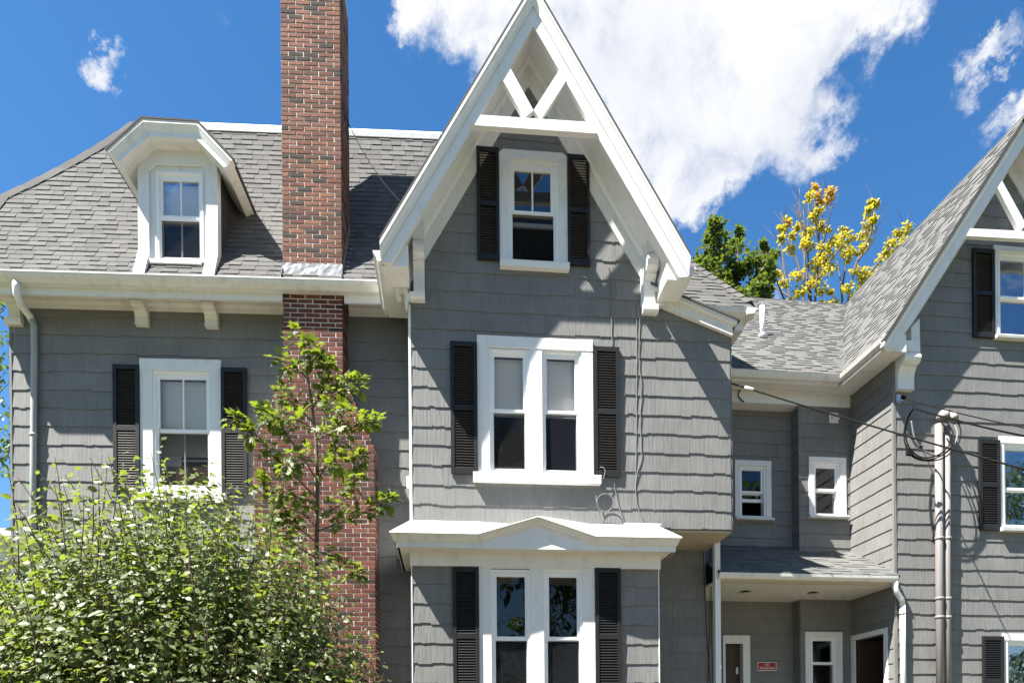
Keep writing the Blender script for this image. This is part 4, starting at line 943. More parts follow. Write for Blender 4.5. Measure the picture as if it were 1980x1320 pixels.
# door in the recessed wall
dr2 = empty('door', FW.w(wu(1420, 1300, LINK_B)[0], LINK_B, .9), label='brown door under the porch left of the sign', parent=WING)
hd = hdoor; cz = wu(1420, 1228, LINK_B)[1]; c0, c1 = wu(1397, 1280, LINK_B)[0], wu(1449, 1280, LINK_B)[0]
k = MB(); k.box(FW, c0, hd[0], LINK_B - .03, LINK_B + .1, .9, hd[3]); k.box(FW, hd[1], c1, LINK_B - .03, LINK_B + .1, .9, hd[3]); k.box(FW, c0, c1, LINK_B - .034, LINK_B + .1, hd[3], cz); k.build('door_casing', 'white', dr2)
k = MB(); k.box(FW, hd[0], hd[1], LINK_B + .1, LINK_B + .14, .9, hd[3]); k.build('door_leaf', 'door', dr2)
k = MB(); z_ = wu(1430, 1295, LINK_B)[1]; k.box(FW, hd[1] - .09, hd[1] - .05, LINK_B + .06, LINK_B + .1, z_ - .06, z_ + .06); k.build('lock', 'metal', dr2)

# front wall of the wing
S_W = wu(2260, 900)[0]
wap = wu(1983, 222, -.35); wlo = wu(1706, 658, -.35)
slw = (wap[1] - wlo[1]) / (wap[0] - wlo[0])
def wz(s, h=0): return wap[1] - h - slw * abs(s - wap[0])
S_W = 2 * wap[0]
DW = .30
wwin = []
for (cs, un, sl_, lab) in (
    ((1919, 482, 2050, 656), ((1929, 492, 2040, 653), (1934, 504, 2035, 574), (1934, 580, 2035, 648)), (1919, 656, 2051, 662), 'upper gable window of the wing'),
    ((1930, 847, 2056, 1023), ((1939, 860, 2047, 1020), (1943, 871, 2043, 943), (1943, 949, 2043, 1014)), (1929, 1023, 2058, 1030), 'middle window of the wing'),
    ((1937, 1225, 2062, 1405), ((1946, 1238, 2053, 1402), (1950, 1248, 2049, 1320), (1950, 1326, 2049, 1396)), None, 'lowest window of the wing')):
    w_, h_ = window(WING, FW, 0, cs, [(*un, dict(room='room', screen=False, glass_low='glass', muntin=(.5,) if 'upper' in lab else ()))], sill=sl_, label=lab, proud=.03); wwin.append(h_)
for a in ((1877.5, 485, 1919, 655, 'shutter of the upper wing window'), (1889.5, 852, 1929.5, 1026, 'shutter of the middle wing window'), (1896.5, 1230, 1937, 1404, 'shutter of the lowest wing window')): shutter(WING, FW, 0, *a[:4], label=a[4])
PW = wall_plane(FW); rgw = [(0, Z_LOW), (S_W, Z_LOW), (S_W, wz(S_W, DW)), (wap[0], wap[1] - DW), (0, wz(0, DW))]
k = MB(); sheet(k, PW, [rgw], wwin); FWL = k.build('wall', 'wall', WING, label='front wall of the wing')
s_vw = wu(2010, 900)[0]
clad(WING, FWL, 'siding_shingle', 'siding', PW, [rgw], wwin, EW, wu(1790, 1013, 0)[1], .62, jitter=.04, bond=.4, step=.010, nstep=(2, 4), single=lambda s, t: s < s_vw)
k = MB(); k.box(FW, -.020, .022, -.024, .022, Z_LOW, wu(1726, 700)[1]); k.build('corner_board', 'siding', WING)
# rake of the wing
WG = empty('gable_trim', FW.w(wap[0], -.35, wlo[1]), parent=WING)
zc_w = wu(1720, 671, -.35)[1]
def wrake(prof, name, mat):
    for sgn in (-1, 1):
        A, B = [], []
        for d_, h in prof:
            run = min((wap[1] - h - zc_w) / slw, wap[0] - wlo[0]); A.append(FW.w(wap[0] + sgn * run, d_, wap[1] - h - slw * run)); B.append(FW.w(wap[0], d_, wap[1] - h))
        k = MB(); k.loft(A, B) if sgn < 0 else k.loft(B, A); k.build(name, mat, WG)
wrake([(-.385, .02), (-.385, .085), (-.30, .085), (-.30, .02)], 'drip_moulding', 'white')
wrake([(-.37, .087), (-.365, .12), (-.345, .17), (-.335, .20), (-.30, .20), (-.30, .087)], 'crown_moulding', 'white')
wrake([(-.33, .202), (-.33, .44), (-.28, .44), (-.28, .202)], 'bargeboard', 'white')
wrake([(-.30, DW - .04), (-.30, DW), (0, DW), (0, DW - .04)], 'rake_soffit', 'white')
wrake([(-.03, DW + .002), (-.03, .62), (.004, .62), (.004, DW + .002)], 'frieze_board', 'white')
cb = [wu(1877, 441, -.35), wu(2095, 452, -.35), wu(2105, 468, -.35), wu(1869, 455.5, -.35)]
k = MB(); k.prism(FW, cb[::-1], -.345, -.27); k.build('collar_beam', 'white', WG)
for q in ([(1936.5, 344), (1929, 360), (1974, 447), (1985, 432)], [(2032, 350), (2040, 366), (1993, 449), (1985, 432)]):
    Pq = [wu(*c, -.35) for c in q]; Pq = Pq if area(Pq) > 0 else Pq[::-1]; k = MB(); k.prism(FW, Pq, -.338, -.275); k.build('brace', 'white', WG)
# eave of the wing (left side) and link gutter
z_g = wu(1700, 655, -.33)[1]; s_g = wu(1700, 660, -.33)[0]
k = MB(); Pq = [(s_g, z_g), (s_g + .12, z_g), (s_g + .12, z_g - .10), (s_g + .05, z_g - .10), (s_g + .02, z_g - .06)]; Pq = Pq if area(Pq) > 0 else Pq[::-1]; k.prism(FW, Pq, -.33, .80); k.build('gutter', 'cream', WING)
k = MB(); k.box(FW, s_g + .07, -.0, -.27, 1.0, z_g - .15, z_g - .102); k.build('eave_soffit', 'cream', WING)
k = MB(); k.box(FW, s_g + .10, -.002, -.31, -.272, z_g - .16, z_g + .1); k.build('eave_end', 'white', WING)
k = MB(); k.along(FW, [(.68, z_g - .0), (.70, z_g - .06), (.73, z_g - .10), (.80, z_g - .10), (.80, z_g)][::-1], wu(1330, 724, .7)[0], s_g + .12); k.build('gutter', 'cream', WING)
k = MB(); k.box(FW, s_l, s_g + .12, .80, LINK_D, z_g - .14, z_g - .102); k.build('eave_soffit', 'cream', WING)
k = MB(); k.along(FW, [(LINK_D - .036, z_fr1 - .06), (LINK_D - .05, z_fr1 - .06), (LINK_D - .12, z_g - .16), (LINK_D - .12, z_g - .142), (LINK_D - .036, z_g - .142)], s_l, -.002); k.build('bed_moulding', 'cream', WING)
scroll_bracket(FW, WING, 1729, 1760, 674, 758, .28, cap=False)
k = MB(); q = FW.rect(1745, 630, 1761, 676); k.prism(FW, [(q[0], q[2]), (q[1], q[2]), (q[1], q[3]), (q[0], q[3] - .15)], -.2, 0); k.build('bracket_post', 'white', WING)
# roofs
zv = Vector((0, 0, 1))
beta = math.atan(slw); b_w = FW.e * math.cos(beta) + zv * math.sin(beta)
o_w = FW.w(wlo[0], -.39, wlo[1] + .005)
PWR = Pl(o_w, -FW.m, b_w); Lw = math.hypot(wap[0] - wlo[0], wap[1] - wlo[1])
D_R = 3.95
# link roof
bl_ = R(45); o_l = FW.w(0, .72, z_g + .015); b_l = FW.m * math.cos(bl_) + zv * math.sin(bl_)
PLR = Pl(o_l, FW.e, b_l); Tl = (wap[1] - z_g - .015) / math.sin(bl_)
# valley : both planes have the same height
def valley(z): return wlo[0] + (z - wlo[1] - .005) / slw, .72 + (z - z_g - .015) / math.tan(bl_)
vz0, vz1 = z_g + .02, wap[1]
va, vb = valley(vz0), valley(vz1)
dvb = min(vb[1], D_R)
reg_w = [(-(va[1] + .39), (vz0 - wlo[1]) / math.sin(beta)), (0, -.02), (0, Lw), (-(vb[1] + .39), Lw)]
reg_l = [(wu(1330, 724, .7)[0], 0), (va[0], 0), (vb[0], Tl), (wu(1330, 600, 3)[0], Tl)]
k = MB(); sheet(k, PWR, [reg_w], [], .05); WRF = k.build('roof', 'roofdeck', WING, label='steep left slope of the wing roof')
k = MB(); sheet(k, PLR, [reg_l], [], .05); LRF = k.build('roof', 'roofdeck', WING, label='low roof over the link')
k = MB(); Pq = Pl(FW.w(2 * wap[0] - wlo[0], -.39, wlo[1]), FW.m, -FW.e * math.cos(beta) + zv * math.sin(beta)); sheet(k, Pq, [[(0, 0), (6, 0), (6, Lw), (0, Lw)]], [], .06); k.build('roof', 'roofw', WING, label='right slope of the wing roof')
clad(WING, WRF, 'roof_shingle', 'roofw', PWR, [reg_w], [], .126, 0, .19, .017, .003, .002, jitter=.5, nstep=(1, 1), lap=.015, single=lambda s, t: s > -1.1)
clad(WING, LRF, 'roof_shingle', 'roofw', PLR, [reg_l], [], .126, 0, .19, .017, .003, .002, jitter=.5, nstep=(1, 1), lap=.015, single=lambda s, t: False)
for i in range(20):
    A = FW.w(wap[0], -.40 + i * .22, wap[1] + .012 + .0); B = FW.w(wap[0], -.40 + (i + 1.1) * .22, wap[1] + .004)
    e1 = -FW.e * .10 - zv * .10 * slw; e2 = FW.e * .10 - zv * .10 * slw; u_ = zv * .02
    k = MB(); k.loft([A + e1 + u_, A + u_, A + e2 + u_, A + e2, A, A + e1], [B + e1 + u_, B + u_, B + e2 + u_, B + e2, B, B + e1]); emit(WING, WRF, 'ridge_shingle', 'roofw', k)
# plumbing vent on the link roof
vp = on_plane(PLR, 1474, 651); vb_ = PLR.w(*vp); ht = (651 - 591) / FPX * (vb_.y)
k = MB(); k.tube([vb_ - zv * .05, vb_ + zv * ht], .042, 14); VP = k.build('vent_pipe', 'pvc', LRF)
k = MB(); k.tube([vb_ - zv * .06, vb_ + zv * .03, vb_ + zv * .07], [.11, .085, .05], 14); k.build('vent_boot', 'metal', LRF)
# dryer vent
q = FW.rect(1602, 799, 1619.5, 818.5, LINK_D); dvn = empty('dryer_vent', FW.w(q[0], LINK_D, q[2]), parent=WING)
k = MB(); k.box(FW, q[0], q[1], LINK_D - .03, LINK_D, q[2], q[3]); k.build('plate', 'white', dvn)
k = MB(); k.along(FW, [(LINK_D - .031, q[3] - .02), (LINK_D - .10, q[2] + .06), (LINK_D - .10, q[2] + .045), (LINK_D - .031, q[2] + .03)], q[0] + .03, q[1] - .02); k.build('hood', 'white', dvn)

# ---- porch
PO = empty('porch', FW.w(-1.2, .5, Z_LOW), label='small shingled porch roof over the recessed entry', parent=WING)
dp = -.18; zp = wu(1570, 1109, dp)[1]; p_s0, p_s1 = wu(1392, 1108, dp)[0], wu(1741, 1110, dp)[0]
k = MB(); k.along(FW, [(dp, zp), (dp + .005, zp - .04), (dp + .03, zp - .075), (dp + .05, zp - .085), (dp + .11, zp - .085), (dp + .11, zp)][::-1], p_s0, p_s1 - .03); k.build('gutter', 'cream', PO)
zc_ = wu(1570, 1128, dp + .11)[1]
k = MB(); k.along(FW, [(dp + .112, zp), (dp + .112, zc_), (dp + .16, zc_ - .0), (dp + .16, zp)], p_s0, .02); k.build('fascia', 'tan', PO)
k = MB(); k.box(FW, p_s0, -.003, dp + .162, LINK_B, zc_ + .006, zc_ + .04); k.build('ceiling', 'cream', PO)
for x in (1441, 1572):
    q = wu(x, 1143, .55); k = MB(); r = .085
    c_ = FW.w(q[0], .55, zc_); pts = [c_ + FW.e * r * math.cos(t) + FW.m * r * math.sin(t) for t in [2 * math.pi * i / 18 for i in range(18)]]
    pin = [c_ + (p - c_) * .78 - zv * 0 for p in pts]
    k.add([p - zv * .006 for p in pts] + [p - zv * .006 for p in pin] + [p + zv * .005 for p in pin], [(i, (i + 1) % 18, 18 + (i + 1) % 18, 18 + i) for i in range(18)] + [tuple(range(53, 35, -1))])
    k.build('ceiling_light', 'dark', PO)
M['deck'] = paint('porch_deck_paint', (.05, .045, .042), .6, .1, .2)
k = MB(); k.box(FW, p_s0 - .2, -.04, dp + .1, LINK_B - .02, .86, .9); k.box(FW, p_s0 - .2, -.04, dp + .1, dp + .14, 0, .858); k.build('deck', 'deck', PO)  # unseen deck and steps, added dark to keep ground bounce off the porch walls
for i in range(3):
    k = MB(); k.box(FW, -1.6, -.3, dp + .1 - .28 * (3 - i), dp + .098 - .28 * (2 - i), 0, .22 * (i + 1)); k.build('step', 'deck', PO)
pr_ = Pl(FW.w(0, dp + .02, zp + .012), FW.e, FW.m * (LINK_D - dp - .02) + zv * (zp_back - zp)); Lp = math.hypot(LINK_D - dp - .02, zp_back - zp)
xr = p_s1
rgp = [(p_s0, -.02), (xr, -.02), (0.0, .28), (0, Lp * 1.25), (p_s0, Lp * 1.25)]
k = MB(); sheet(k, pr_, [rgp], [], .03); PR = k.build('porch_roof', 'roofdeck', PO)
clad(WING, PO, 'roof_shingle', 'roofw', pr_, [rgp], [], .143, 0, .24, .012, .003, .002, jitter=.5, nstep=(1, 1), lap=.015, single=lambda s, t: False)
q = FW.rect(1383.5, 1060, 1394, 1400, -.1); k = MB(); k.box(FW, q[0], q[1], -.10, -.02, .0, q[3] + .15); k.build('porch_post', 'white', PO)

# ---- body of the buildings below and behind
k = MB(); k.box(FL, s_left, .1, .0, 5, 0, Z_LOW); k.box(FM, 0, S_R, dR, 6, 0, Z_LOW); k.box(FM, s0b, s1b, dB, dR, 0, Z_LOW); k.build('foundation', 'foundation', HOUSE)
k = MB(); k.box(FW, 0, S_W, 0, 6, 0, Z_LOW); k.box(FW, s_l, 0, LINK_B, 5, 0, Z_LOW); k.build('foundation', 'foundation', WING)
# ====================================================================================================================
#   THINGS ON AND AROUND THE BUILDINGS
# ====================================================================================================================
# pieces of the windows' contents
k = MB(); q = FL.rect(303, 904, 405, 946, .16); k.box(FL, q[0], q[1], .112, .124, q[2], q[3]); tag(k.build('cardboard_panel', 'cardboard'), 'brown cardboard panel standing behind the lower sash left of the chimney', 'cardboard')
k = MB(); q = FL.rect(322, 886, 356, 911, .2); k.box(FL, q[0], q[1], .114, .126, q[3] - .17, q[3])
for i in range(4): k.box(FL, q[0] + .02, q[1] - .02, .110, .1135, q[3] - .03 - i * .014, q[3] - .023 - i * .014)
tag(k.build('window_air_conditioner', 'blind'), 'pale small air conditioner above the brown cardboard in the left window', 'air conditioner')
def sneaker(x0, x1, y, label, flip=1):
    q = FM.rect(x0, y - 16, x1, y, .13); L_ = q[1] - q[0]; root = empty('sneaker', FM.w((q[0] + q[1]) / 2, .14, q[2]), label, 'shoe', 'sneakers on the window ledge')
    secs = [(0, .035, .03), (.12, .075, .05), (.35, .085, .075), (.62, .09, .10), (.82, .075, .125), (1, .05, .11)]
    for nm, mt, lo, hi in (('sole', 'rubber', 0, .028), ('upper', 'shoe', .028, 1)):
        k = MB(); rings = []
        for (t, w, h) in secs:
            s = q[0] + L_ * (t if flip > 0 else 1 - t); zt = h if hi == 1 else hi; zb = lo
            rings.append([FM.w(s, .17 + w * .5 * math.cos(a), q[2] + .004 + (zb if math.sin(a) < 0 else zb + (zt - zb) * math.sin(a))) for a in [2 * math.pi * i / 10 for i in range(10)]])
        for A, B in zip(rings, rings[1:]): k.loft(A, B)
        k.build(nm, mt, root)
sneaker(956, 984, 905, 'grey sneaker lying at the back on the window ledge', -1)
sneaker(983, 1015, 905.5, 'navy sneaker with pale sole nearest the centre mullion')

# downspouts
def pipe(fr, pts, r, name, mat, root, n=10):
    k = MB(); P = [fr.w(*fr.uv(x, y, d)[:1], d, fr.uv(x, y, d)[1]) for x, y, d in pts]; k.tube(P, r, n); return k.build(name, mat, root)
ds = empty('downspout', FL.w(lu(64, 900)[0], -.05, 0), 'grey downspout with a white elbow on the far corner of the house', 'downspout')
pipe(FL, [(31, 545, -.53), (31, 556, -.53), (33, 570, -.52), (40, 588, -.42), (58, 612, -.09), (63, 622, -.06)], .048, 'elbow', 'white', ds)
pipe(FL, [(62, 618, -.07), (66, 630, -.055), (66.5, 680, -.055), (64.5, 900, -.055), (62, 1250, -.055)], .044, 'pipe', 'downspout', ds)
for y in (840, 1040): pipe(FL, [(64.8, y - 2, -.055), (64.8, y + 3, -.055)], .052, 'strap', 'downspout', ds)
dsp = empty('downspout', FW.w(wu(1746, 1250)[0], -.1, 0), 'white downspout at the end of the porch roof gutter', 'downspout')
pipe(FW, [(1731, 1118, -.12), (1731, 1134, -.12), (1734, 1145, -.115), (1743, 1158, -.07), (1745, 1170, -.065)], .045, 'elbow', 'white', dsp)
pipe(FW, [(1745, 1166, -.065), (1746, 1250, -.065), (1748, 1420, -.065)], .042, 'pipe', 'white', dsp)
pipe(FW, [(1745, 1182, -.065), (1745, 1187, -.065)], .050, 'strap', 'white', dsp)

# service masts
def mast(x, y0, r, label, hx):
    root = empty('service_mast', FW.w(wu(x, 1000)[0], -.09, 0), label, 'conduit', 'service masts on the wing')
    pipe(FW, [(x, y0 + 8, -.11), (x + 1, 1100, -.11), (x + 4, 1430, -.11)], r, 'conduit', 'steel', root, 14)
    for y in (1040, 1156, 1192): pipe(FW, [(x + 1 + (y - 1000) * .006, y - 2, -.11), (x + 1 + (y - 1000) * .006, y + 3, -.11)], r * 1.18, 'coupling', 'steel', root, 14)
    s, z = wu(x, y0, -.11); k = MB(); rings = []
    for i in range(9):          # hooded cap, wide and flat below
        t = i / 8; a = math.pi * t; c = FW.w(s + .19 * (t - .28), -.15 - .05 * t, z + .01)
        rr = .115 * math.sin(max(.12, min(a + .25, math.pi - .12))); rings.append([c + FW.m * rr * math.cos(u) + zv * (rr * 1.15 * math.sin(u) if math.sin(u) > 0 else .02 * math.sin(u)) for u in [2 * math.pi * j / 14 for j in range(14)]])
    for A, B in zip(rings, rings[1:]): k.loft(A, B, cap=False)
    k.f.append(tuple(range(13, -1, -1))); k.smooth = True; k.build('weatherhead', 'steel', root)
    return root
mast(1815, 812, .056, 'left service conduit, the thicker and taller one', 0)
mast(1831, 816, .045, 'right service conduit, the thinner one beside the taller', 0)

def smooth_path(pts, n=8):
    P = [Vector(p) for p in pts]; out = []
    for i in range(len(P) - 1):
        a, b, c, d = P[max(0, i - 1)], P[i], P[i + 1], P[min(len(P) - 1, i + 2)]
        for j in range(n):
            t = j / n; out.append(.5 * ((2 * b) + (c - a) * t + (2 * a - 5 * b + 4 * c - d) * t * t + (3 * b - a - 3 * c + d) * t ** 3))
    return out + [P[-1]]
def cable(fr, pts, r, name, mat, label, cat, group=None):
    P = smooth_path([fr.w(fr.uv(x, y, d)[0], d, fr.uv(x, y, d)[1]) for x, y, d in pts]); k = MB(); k.tube(P, r, 6); return tag(k.build(name, mat), label, cat, group)
loops = [[(1822, 818, -.20), (1836, 838, -.30), (1834, 862, -.36), (1812, 880, -.38), (1782, 884, -.36), (1759, 866, -.34), (1751, 838, -.32), (1756, 808, -.28), (1765, 792, -.25)],
         [(1830, 814, -.22), (1843, 838, -.32), (1840, 862, -.38), (1815, 883, -.40), (1785, 888, -.38), (1757, 872, -.36), (1748, 842, -.33), (1754, 806, -.29), (1764, 791, -.26)],
         [(1845, 819, -.20), (1851, 838, -.30), (1844, 860, -.36), (1820, 880, -.37), (1795, 876, -.36), (1778, 864, -.35), (1768, 846, -.34), (1762, 814, -.33)],
         [(1853, 817, -.21), (1858, 836, -.31), (1850, 862, -.37), (1822, 886, -.39), (1786, 890, -.38), (1762, 880, -.36), (1752, 860, -.35)]]
for p, lb in zip(loops, ('inner long loop of black cable left of the conduits', 'outer long loop of black cable left of the conduits', 'short pale cable ending in a splice beside the conduits', 'lowest loop of cable leaving the right weatherhead')):
    cable(FW, p, .011 if 'pale' not in lb else .012, 'service_cable', 'cable' if 'pale' not in lb else 'greycable', lb, 'cable', 'cable loops at the service masts')
k = MB(); s, z = wu(1757, 874, -.36); k.box(FW, s - .03, s + .06, -.39, -.33, z - .045, z + .02); s, z = wu(1783, 866, -.36); k.box(FW, s - .05, s + .0, -.38, -.34, z + .0, z + .03)
tag(k.build('cable_splice', 'cable'), 'black taped splices on the loop of cables', 'splice')
br = empty('cable_bracket', FW.w(wu(1737, 772)[0], -.02, wu(1737, 772)[1]), 'rusty bracket and insulator under the wing gable bracket', 'bracket')
k = MB(); q = FW.rect(1731, 764, 1739, 782); k.box(FW, q[0], q[1], -.03, -.0, q[2], q[3]); k.build('plate', 'metal', br)
pipe(FW, [(1735, 779, -.03), (1748, 771, -.14)], .01, 'arm', 'metal', br, 6)
pipe(FW, [(1744, 767, -.13), (1747, 767.5, -.15), (1750, 770, -.15)], .028, 'insulator', 'cable', br, 8)
def span(A, B, sag, r, mat, label, name='overhead_cable', grp=None, n=24):
    k = MB(); k.tube([A.lerp(B, i / n) - zv * sag * 4 * (i / n) * (1 - i / n) for i in range(n + 1)], r, 6); return tag(k.build(name, mat), label, 'cable', grp)
def at(px, py, Y): r = raydir(px, py); return Vector((r.x * Y, Y, EYE + r.z * Y))
def onf(fr, px, py, d): s, z = fr.uv(px, py, d); return fr.w(s, d, z)
span(onf(FW, 1749, 770, -.15), at(2500, 905, 6.0), .10, .009, 'cable', 'upper overhead cable running right from the bracket on the wing')
span(onf(FW, 1766, 789, -.26), at(2500, 912, 6.05), .12, .013, 'cable', 'thick twisted overhead cable leaving the cable loops to the right')
span(onf(FM, 1411.5, 740, .15), at(2500, 1044, 6.6), .05, .011, 'cable', 'long black cable slanting from the overhang corner across the wing')
k = MB(); A = onf(FM, 1411.5, 740, .15); B = at(2500, 1044, 6.6); k.tube([A.lerp(B, .040), A.lerp(B, .062)], .02, 8); tag(k.build('cable_clamp', 'signwhite'), 'white clamp on the long black cable by the overhang', 'clamp')
hk = MB(); hk.tube(smooth_path([onf(FW, 1432, 752, LINK_D - .04), onf(FW, 1427, 764, LINK_D - .12), onf(FW, 1433, 773, LINK_D - .1), onf(FW, 1438, 776, LINK_D - .05)]), .012, 6); tag(hk.build('wire_hook', 'cable'), 'small dark hook on the white frieze of the link', 'hook')
# antenna wire between chimney and gable
A = FL.w(cu1 + .005, dFa + .25, lu(668, 216, dFa + .2)[1]); B = onf(FM, 776, 392, -.3)
span(A, B, .12, .0055, 'cable', 'thin black wire sagging from the chimney to the gable roof', 'roof_wire')
# grey cables on the projecting wall
cable(FM, [(1176, 518, -.024), (1179, 524, -.03), (1183, 560, -.024), (1182, 612, -.024), (1184, 672, -.024)], .0062, 'wall_cable', 'greycable', 'grey cable running up the wall beside the gable window', 'cable')
cable(FM, [(1237, 612, -.024), (1236, 700, -.024), (1240, 745, -.026), (1238, 812, -.024), (1240, 880, -.024), (1232, 916, -.026), (1229, 948, -.024), (1235, 985, -.03), (1250, 1011, -.05)], .0062, 'wall_cable', 'greycable', 'wavy grey cable running down the wall right of the shutters', 'cable')
cable(FM, [(1231, 590, -.02), (1231, 760, -.02), (1229, 950, -.02)], .006, 'wall_cable', 'siding', 'thin painted cable straight down the wall beside the wavy one', 'cable')
co = [(1160, 903, -.05), (1167, 904, -.08), (1170, 914, -.08), (1160, 940, -.07), (1153, 957, -.06)]
co += [(1170 + 16 * math.cos(a), 971 + 17 * math.sin(a), -.07 - .004 * i) for i, a in enumerate([math.pi + .5 * j for j in range(27)])]
co += [(1158, 985, -.06), (1160, 1004, -.05), (1172, 1011, -.06), (1205, 1012, -.05)]
cable(FM, co, .0062, 'coiled_cable', 'greycable', 'coil of grey cable hanging below the right shutter of the paired windows', 'cable')
cable(FM, [(1187, 928, -.03), (1190, 950, -.03), (1197, 980, -.04), (1207, 1010, -.06)], .0055, 'wall_cable', 'greycable', 'short grey cable from the shutter corner down to the bay roof', 'cable')
k = MB(); a_ = uv(1205, 1013, -.05); b_2 = uv(1278, 1015, -.05); k.loft([FM.w(a_[0], -.04, a_[1]), FM.w(a_[0], -.06, a_[1]), FM.w(a_[0], -.06, a_[1] + .02), FM.w(a_[0], -.04, a_[1] + .02)], [FM.w(b_2[0], -.04, b_2[1]), FM.w(b_2[0], -.06, b_2[1]), FM.w(b_2[0], -.06, b_2[1] + .02), FM.w(b_2[0], -.04, b_2[1] + .02)])
tag(k.build('cable_channel', 'white'), 'white cable channel lying along the top of the bay roof', 'cable channel')
for i, (xa, ya, xb, yb) in enumerate(((1372, 1052, 1368, 1330), (1377, 1050, 1379, 1330), (1360, 1066, 1374, 1330))):
    cable(FM, [(xa, ya, dR - .03), ((xa + xb) / 2 + ru(-3, 3), (ya + yb) / 2, dR - .03), (xb, yb, dR - .03)], .005, 'wall_cable', 'cable', ('left', 'right', 'crossing')[i] + ' dark cable down the shaded wall beside the white porch post', 'cable')

# sign under the porch
q = FW.rect(1465, 1279, 1501, 1295.5, LINK_B - .03)
sg = empty('no_smoking_sign', FW.w((q[0] + q[1]) / 2, LINK_B - .03, q[2]), 'small red and white no smoking sign under the porch', 'sign')
k = MB(); k.box(FW, q[0], q[1], LINK_B - .030, LINK_B - .024, q[2], q[3]); k.build('border', 'signwhite', sg)
k = MB(); bw = .010; k.box(FW, q[0] + bw, q[1] - bw, LINK_B - .0335, LINK_B - .0305, q[2] + bw, q[3] - bw); k.build('plate', 'red', sg)
def text(body, s, z, h, wmax, d, fr, name, mat, root):
    cu = bpy.data.curves.new(name, 'FONT'); cu.body = body; cu.size = 1; cu.align_x = 'CENTER'; tmp = bpy.data.objects.new(name, cu); COL.objects.link(tmp)
    dg = bpy.context.evaluated_depsgraph_get(); me = bpy.data.meshes.new_from_object(tmp.evaluated_get(dg)); COL.objects.unlink(tmp); bpy.data.objects.remove(tmp)
    xs = [v.co.x for v in me.vertices]; ys = [v.co.y for v in me.vertices]; sx = wmax / (max(xs) - min(xs)); sy = h / (max(ys) - min(ys))
    k = MB(); k.add([fr.w(s + v.co.x * sx, d, z + (v.co.y - min(ys)) * sy) for v in me.vertices], [tuple(p.vertices) for p in me.polygons]); return k.build(name, mat, root)
H_ = q[3] - q[2]; W_ = q[1] - q[0]; cs_ = (q[0] + q[1]) / 2
text('NO', cs_, q[2] + H_ * .55, H_ * .27, W_ * .24, LINK_B - .035, FW, 'lettering', 'signwhite', sg)
text('SMOKING', cs_, q[2] + H_ * .17, H_ * .27, W_ * .78, LINK_B - .035, FW, 'lettering', 'signwhite', sg)

# neighbouring porch far left
nb = empty('neighbouring_house', at(-40, 1200, 15) * 1, 'beige neighbouring house with white cornice just showing beyond the house corner', 'house')
FN = Fr(30, 1100, 15, R(3))
def nbx(name, mat, x0, y0, x1, y1, d0, d1):
    q = FN.rect(x0, y0, x1, y1, d0); k = MB(); k.box(FN, q[0], q[1], d0, d1, q[2], q[3]); k.build(name, mat, nb)
nbx('cornice', 'white', -420, 1019, 40, 1034, -.5, 4); nbx('soffit', 'cream', -400, 1034.5, 38, 1046, -.35, 4); nbx('frieze', 'cream', -400, 1046.5, 36, 1082, -.1, 4)
nbx('wall', 'tan', -400, 1083, 34, 1150, .0, 4); nbx('column', 'tan', 8, 1150.5, 24, 1420, -.1, .2); nbx('wall', 'dark', -380, 1150.5, 30, 1420, .6, 4)
for x in (-60, -140, -230): nbx('column', 'tan', x, 1150.5, x + 16, 1420, -.1, .2)

# ====================================================================================================================
#   PLANTS
# ====================================================================================================================
def leaf_template(kind):
    if kind == 'ovate':
        V = [(0, 0, 0), (.33, 0, -.035), (.68, 0, -.03), (1, 0, -.16), (.10, .13, .02), (.38, .27, .035), (.74, .19, -.02), (.10, -.13, .02), (.38, -.27, .035), (.74, -.19, -.02)]
        F = [(0, 1, 5, 4), (1, 2, 6, 5), (2, 3, 6), (0, 7, 8, 1), (1, 8, 9, 2), (2, 9, 3)]
    elif kind == 'maple':
        ang = [(180, .10), (150, .42), (128, .30), (118, .52), (100, .40), (82, .78), (66, .62), (60, .40), (40, .50), (28, .80), (12, .62), (0, 1.0)]
        pol = ang + [(-a, r) for a, r in ang[-2:0:-1]]
        V = [(.0 + .28, 0, .04)] + [(.30 + .72 * r * math.cos(R(a)), .72 * r * math.sin(R(a)), -.13 * r * r + (.05 if abs(a) in (60, 128) else 0)) for a, r in pol]
        n = len(pol); F = [(0, 1 + (i + 1) % n, 1 + i) for i in range(n)]
    else:
        V = [(0, 0, 0), (.5, .34, .03), (1, 0, -.12), (.5, -.34, .03), (.5, 0, -.05)]; F = [(0, 4, 1), (1, 4, 2), (0, 3, 4), (4, 3, 2)]
    return np.array(V, float), F
TPL = {k: leaf_template(k) for k in ('ovate', 'maple', 'small')}
def basis(dirs, ups):
    x = dirs / np.linalg.norm(dirs, axis=1, keepdims=True); y = np.cross(ups, x); y /= np.linalg.norm(y, axis=1, keepdims=True) + 1e-9; z = np.cross(x, y); return x, y, z
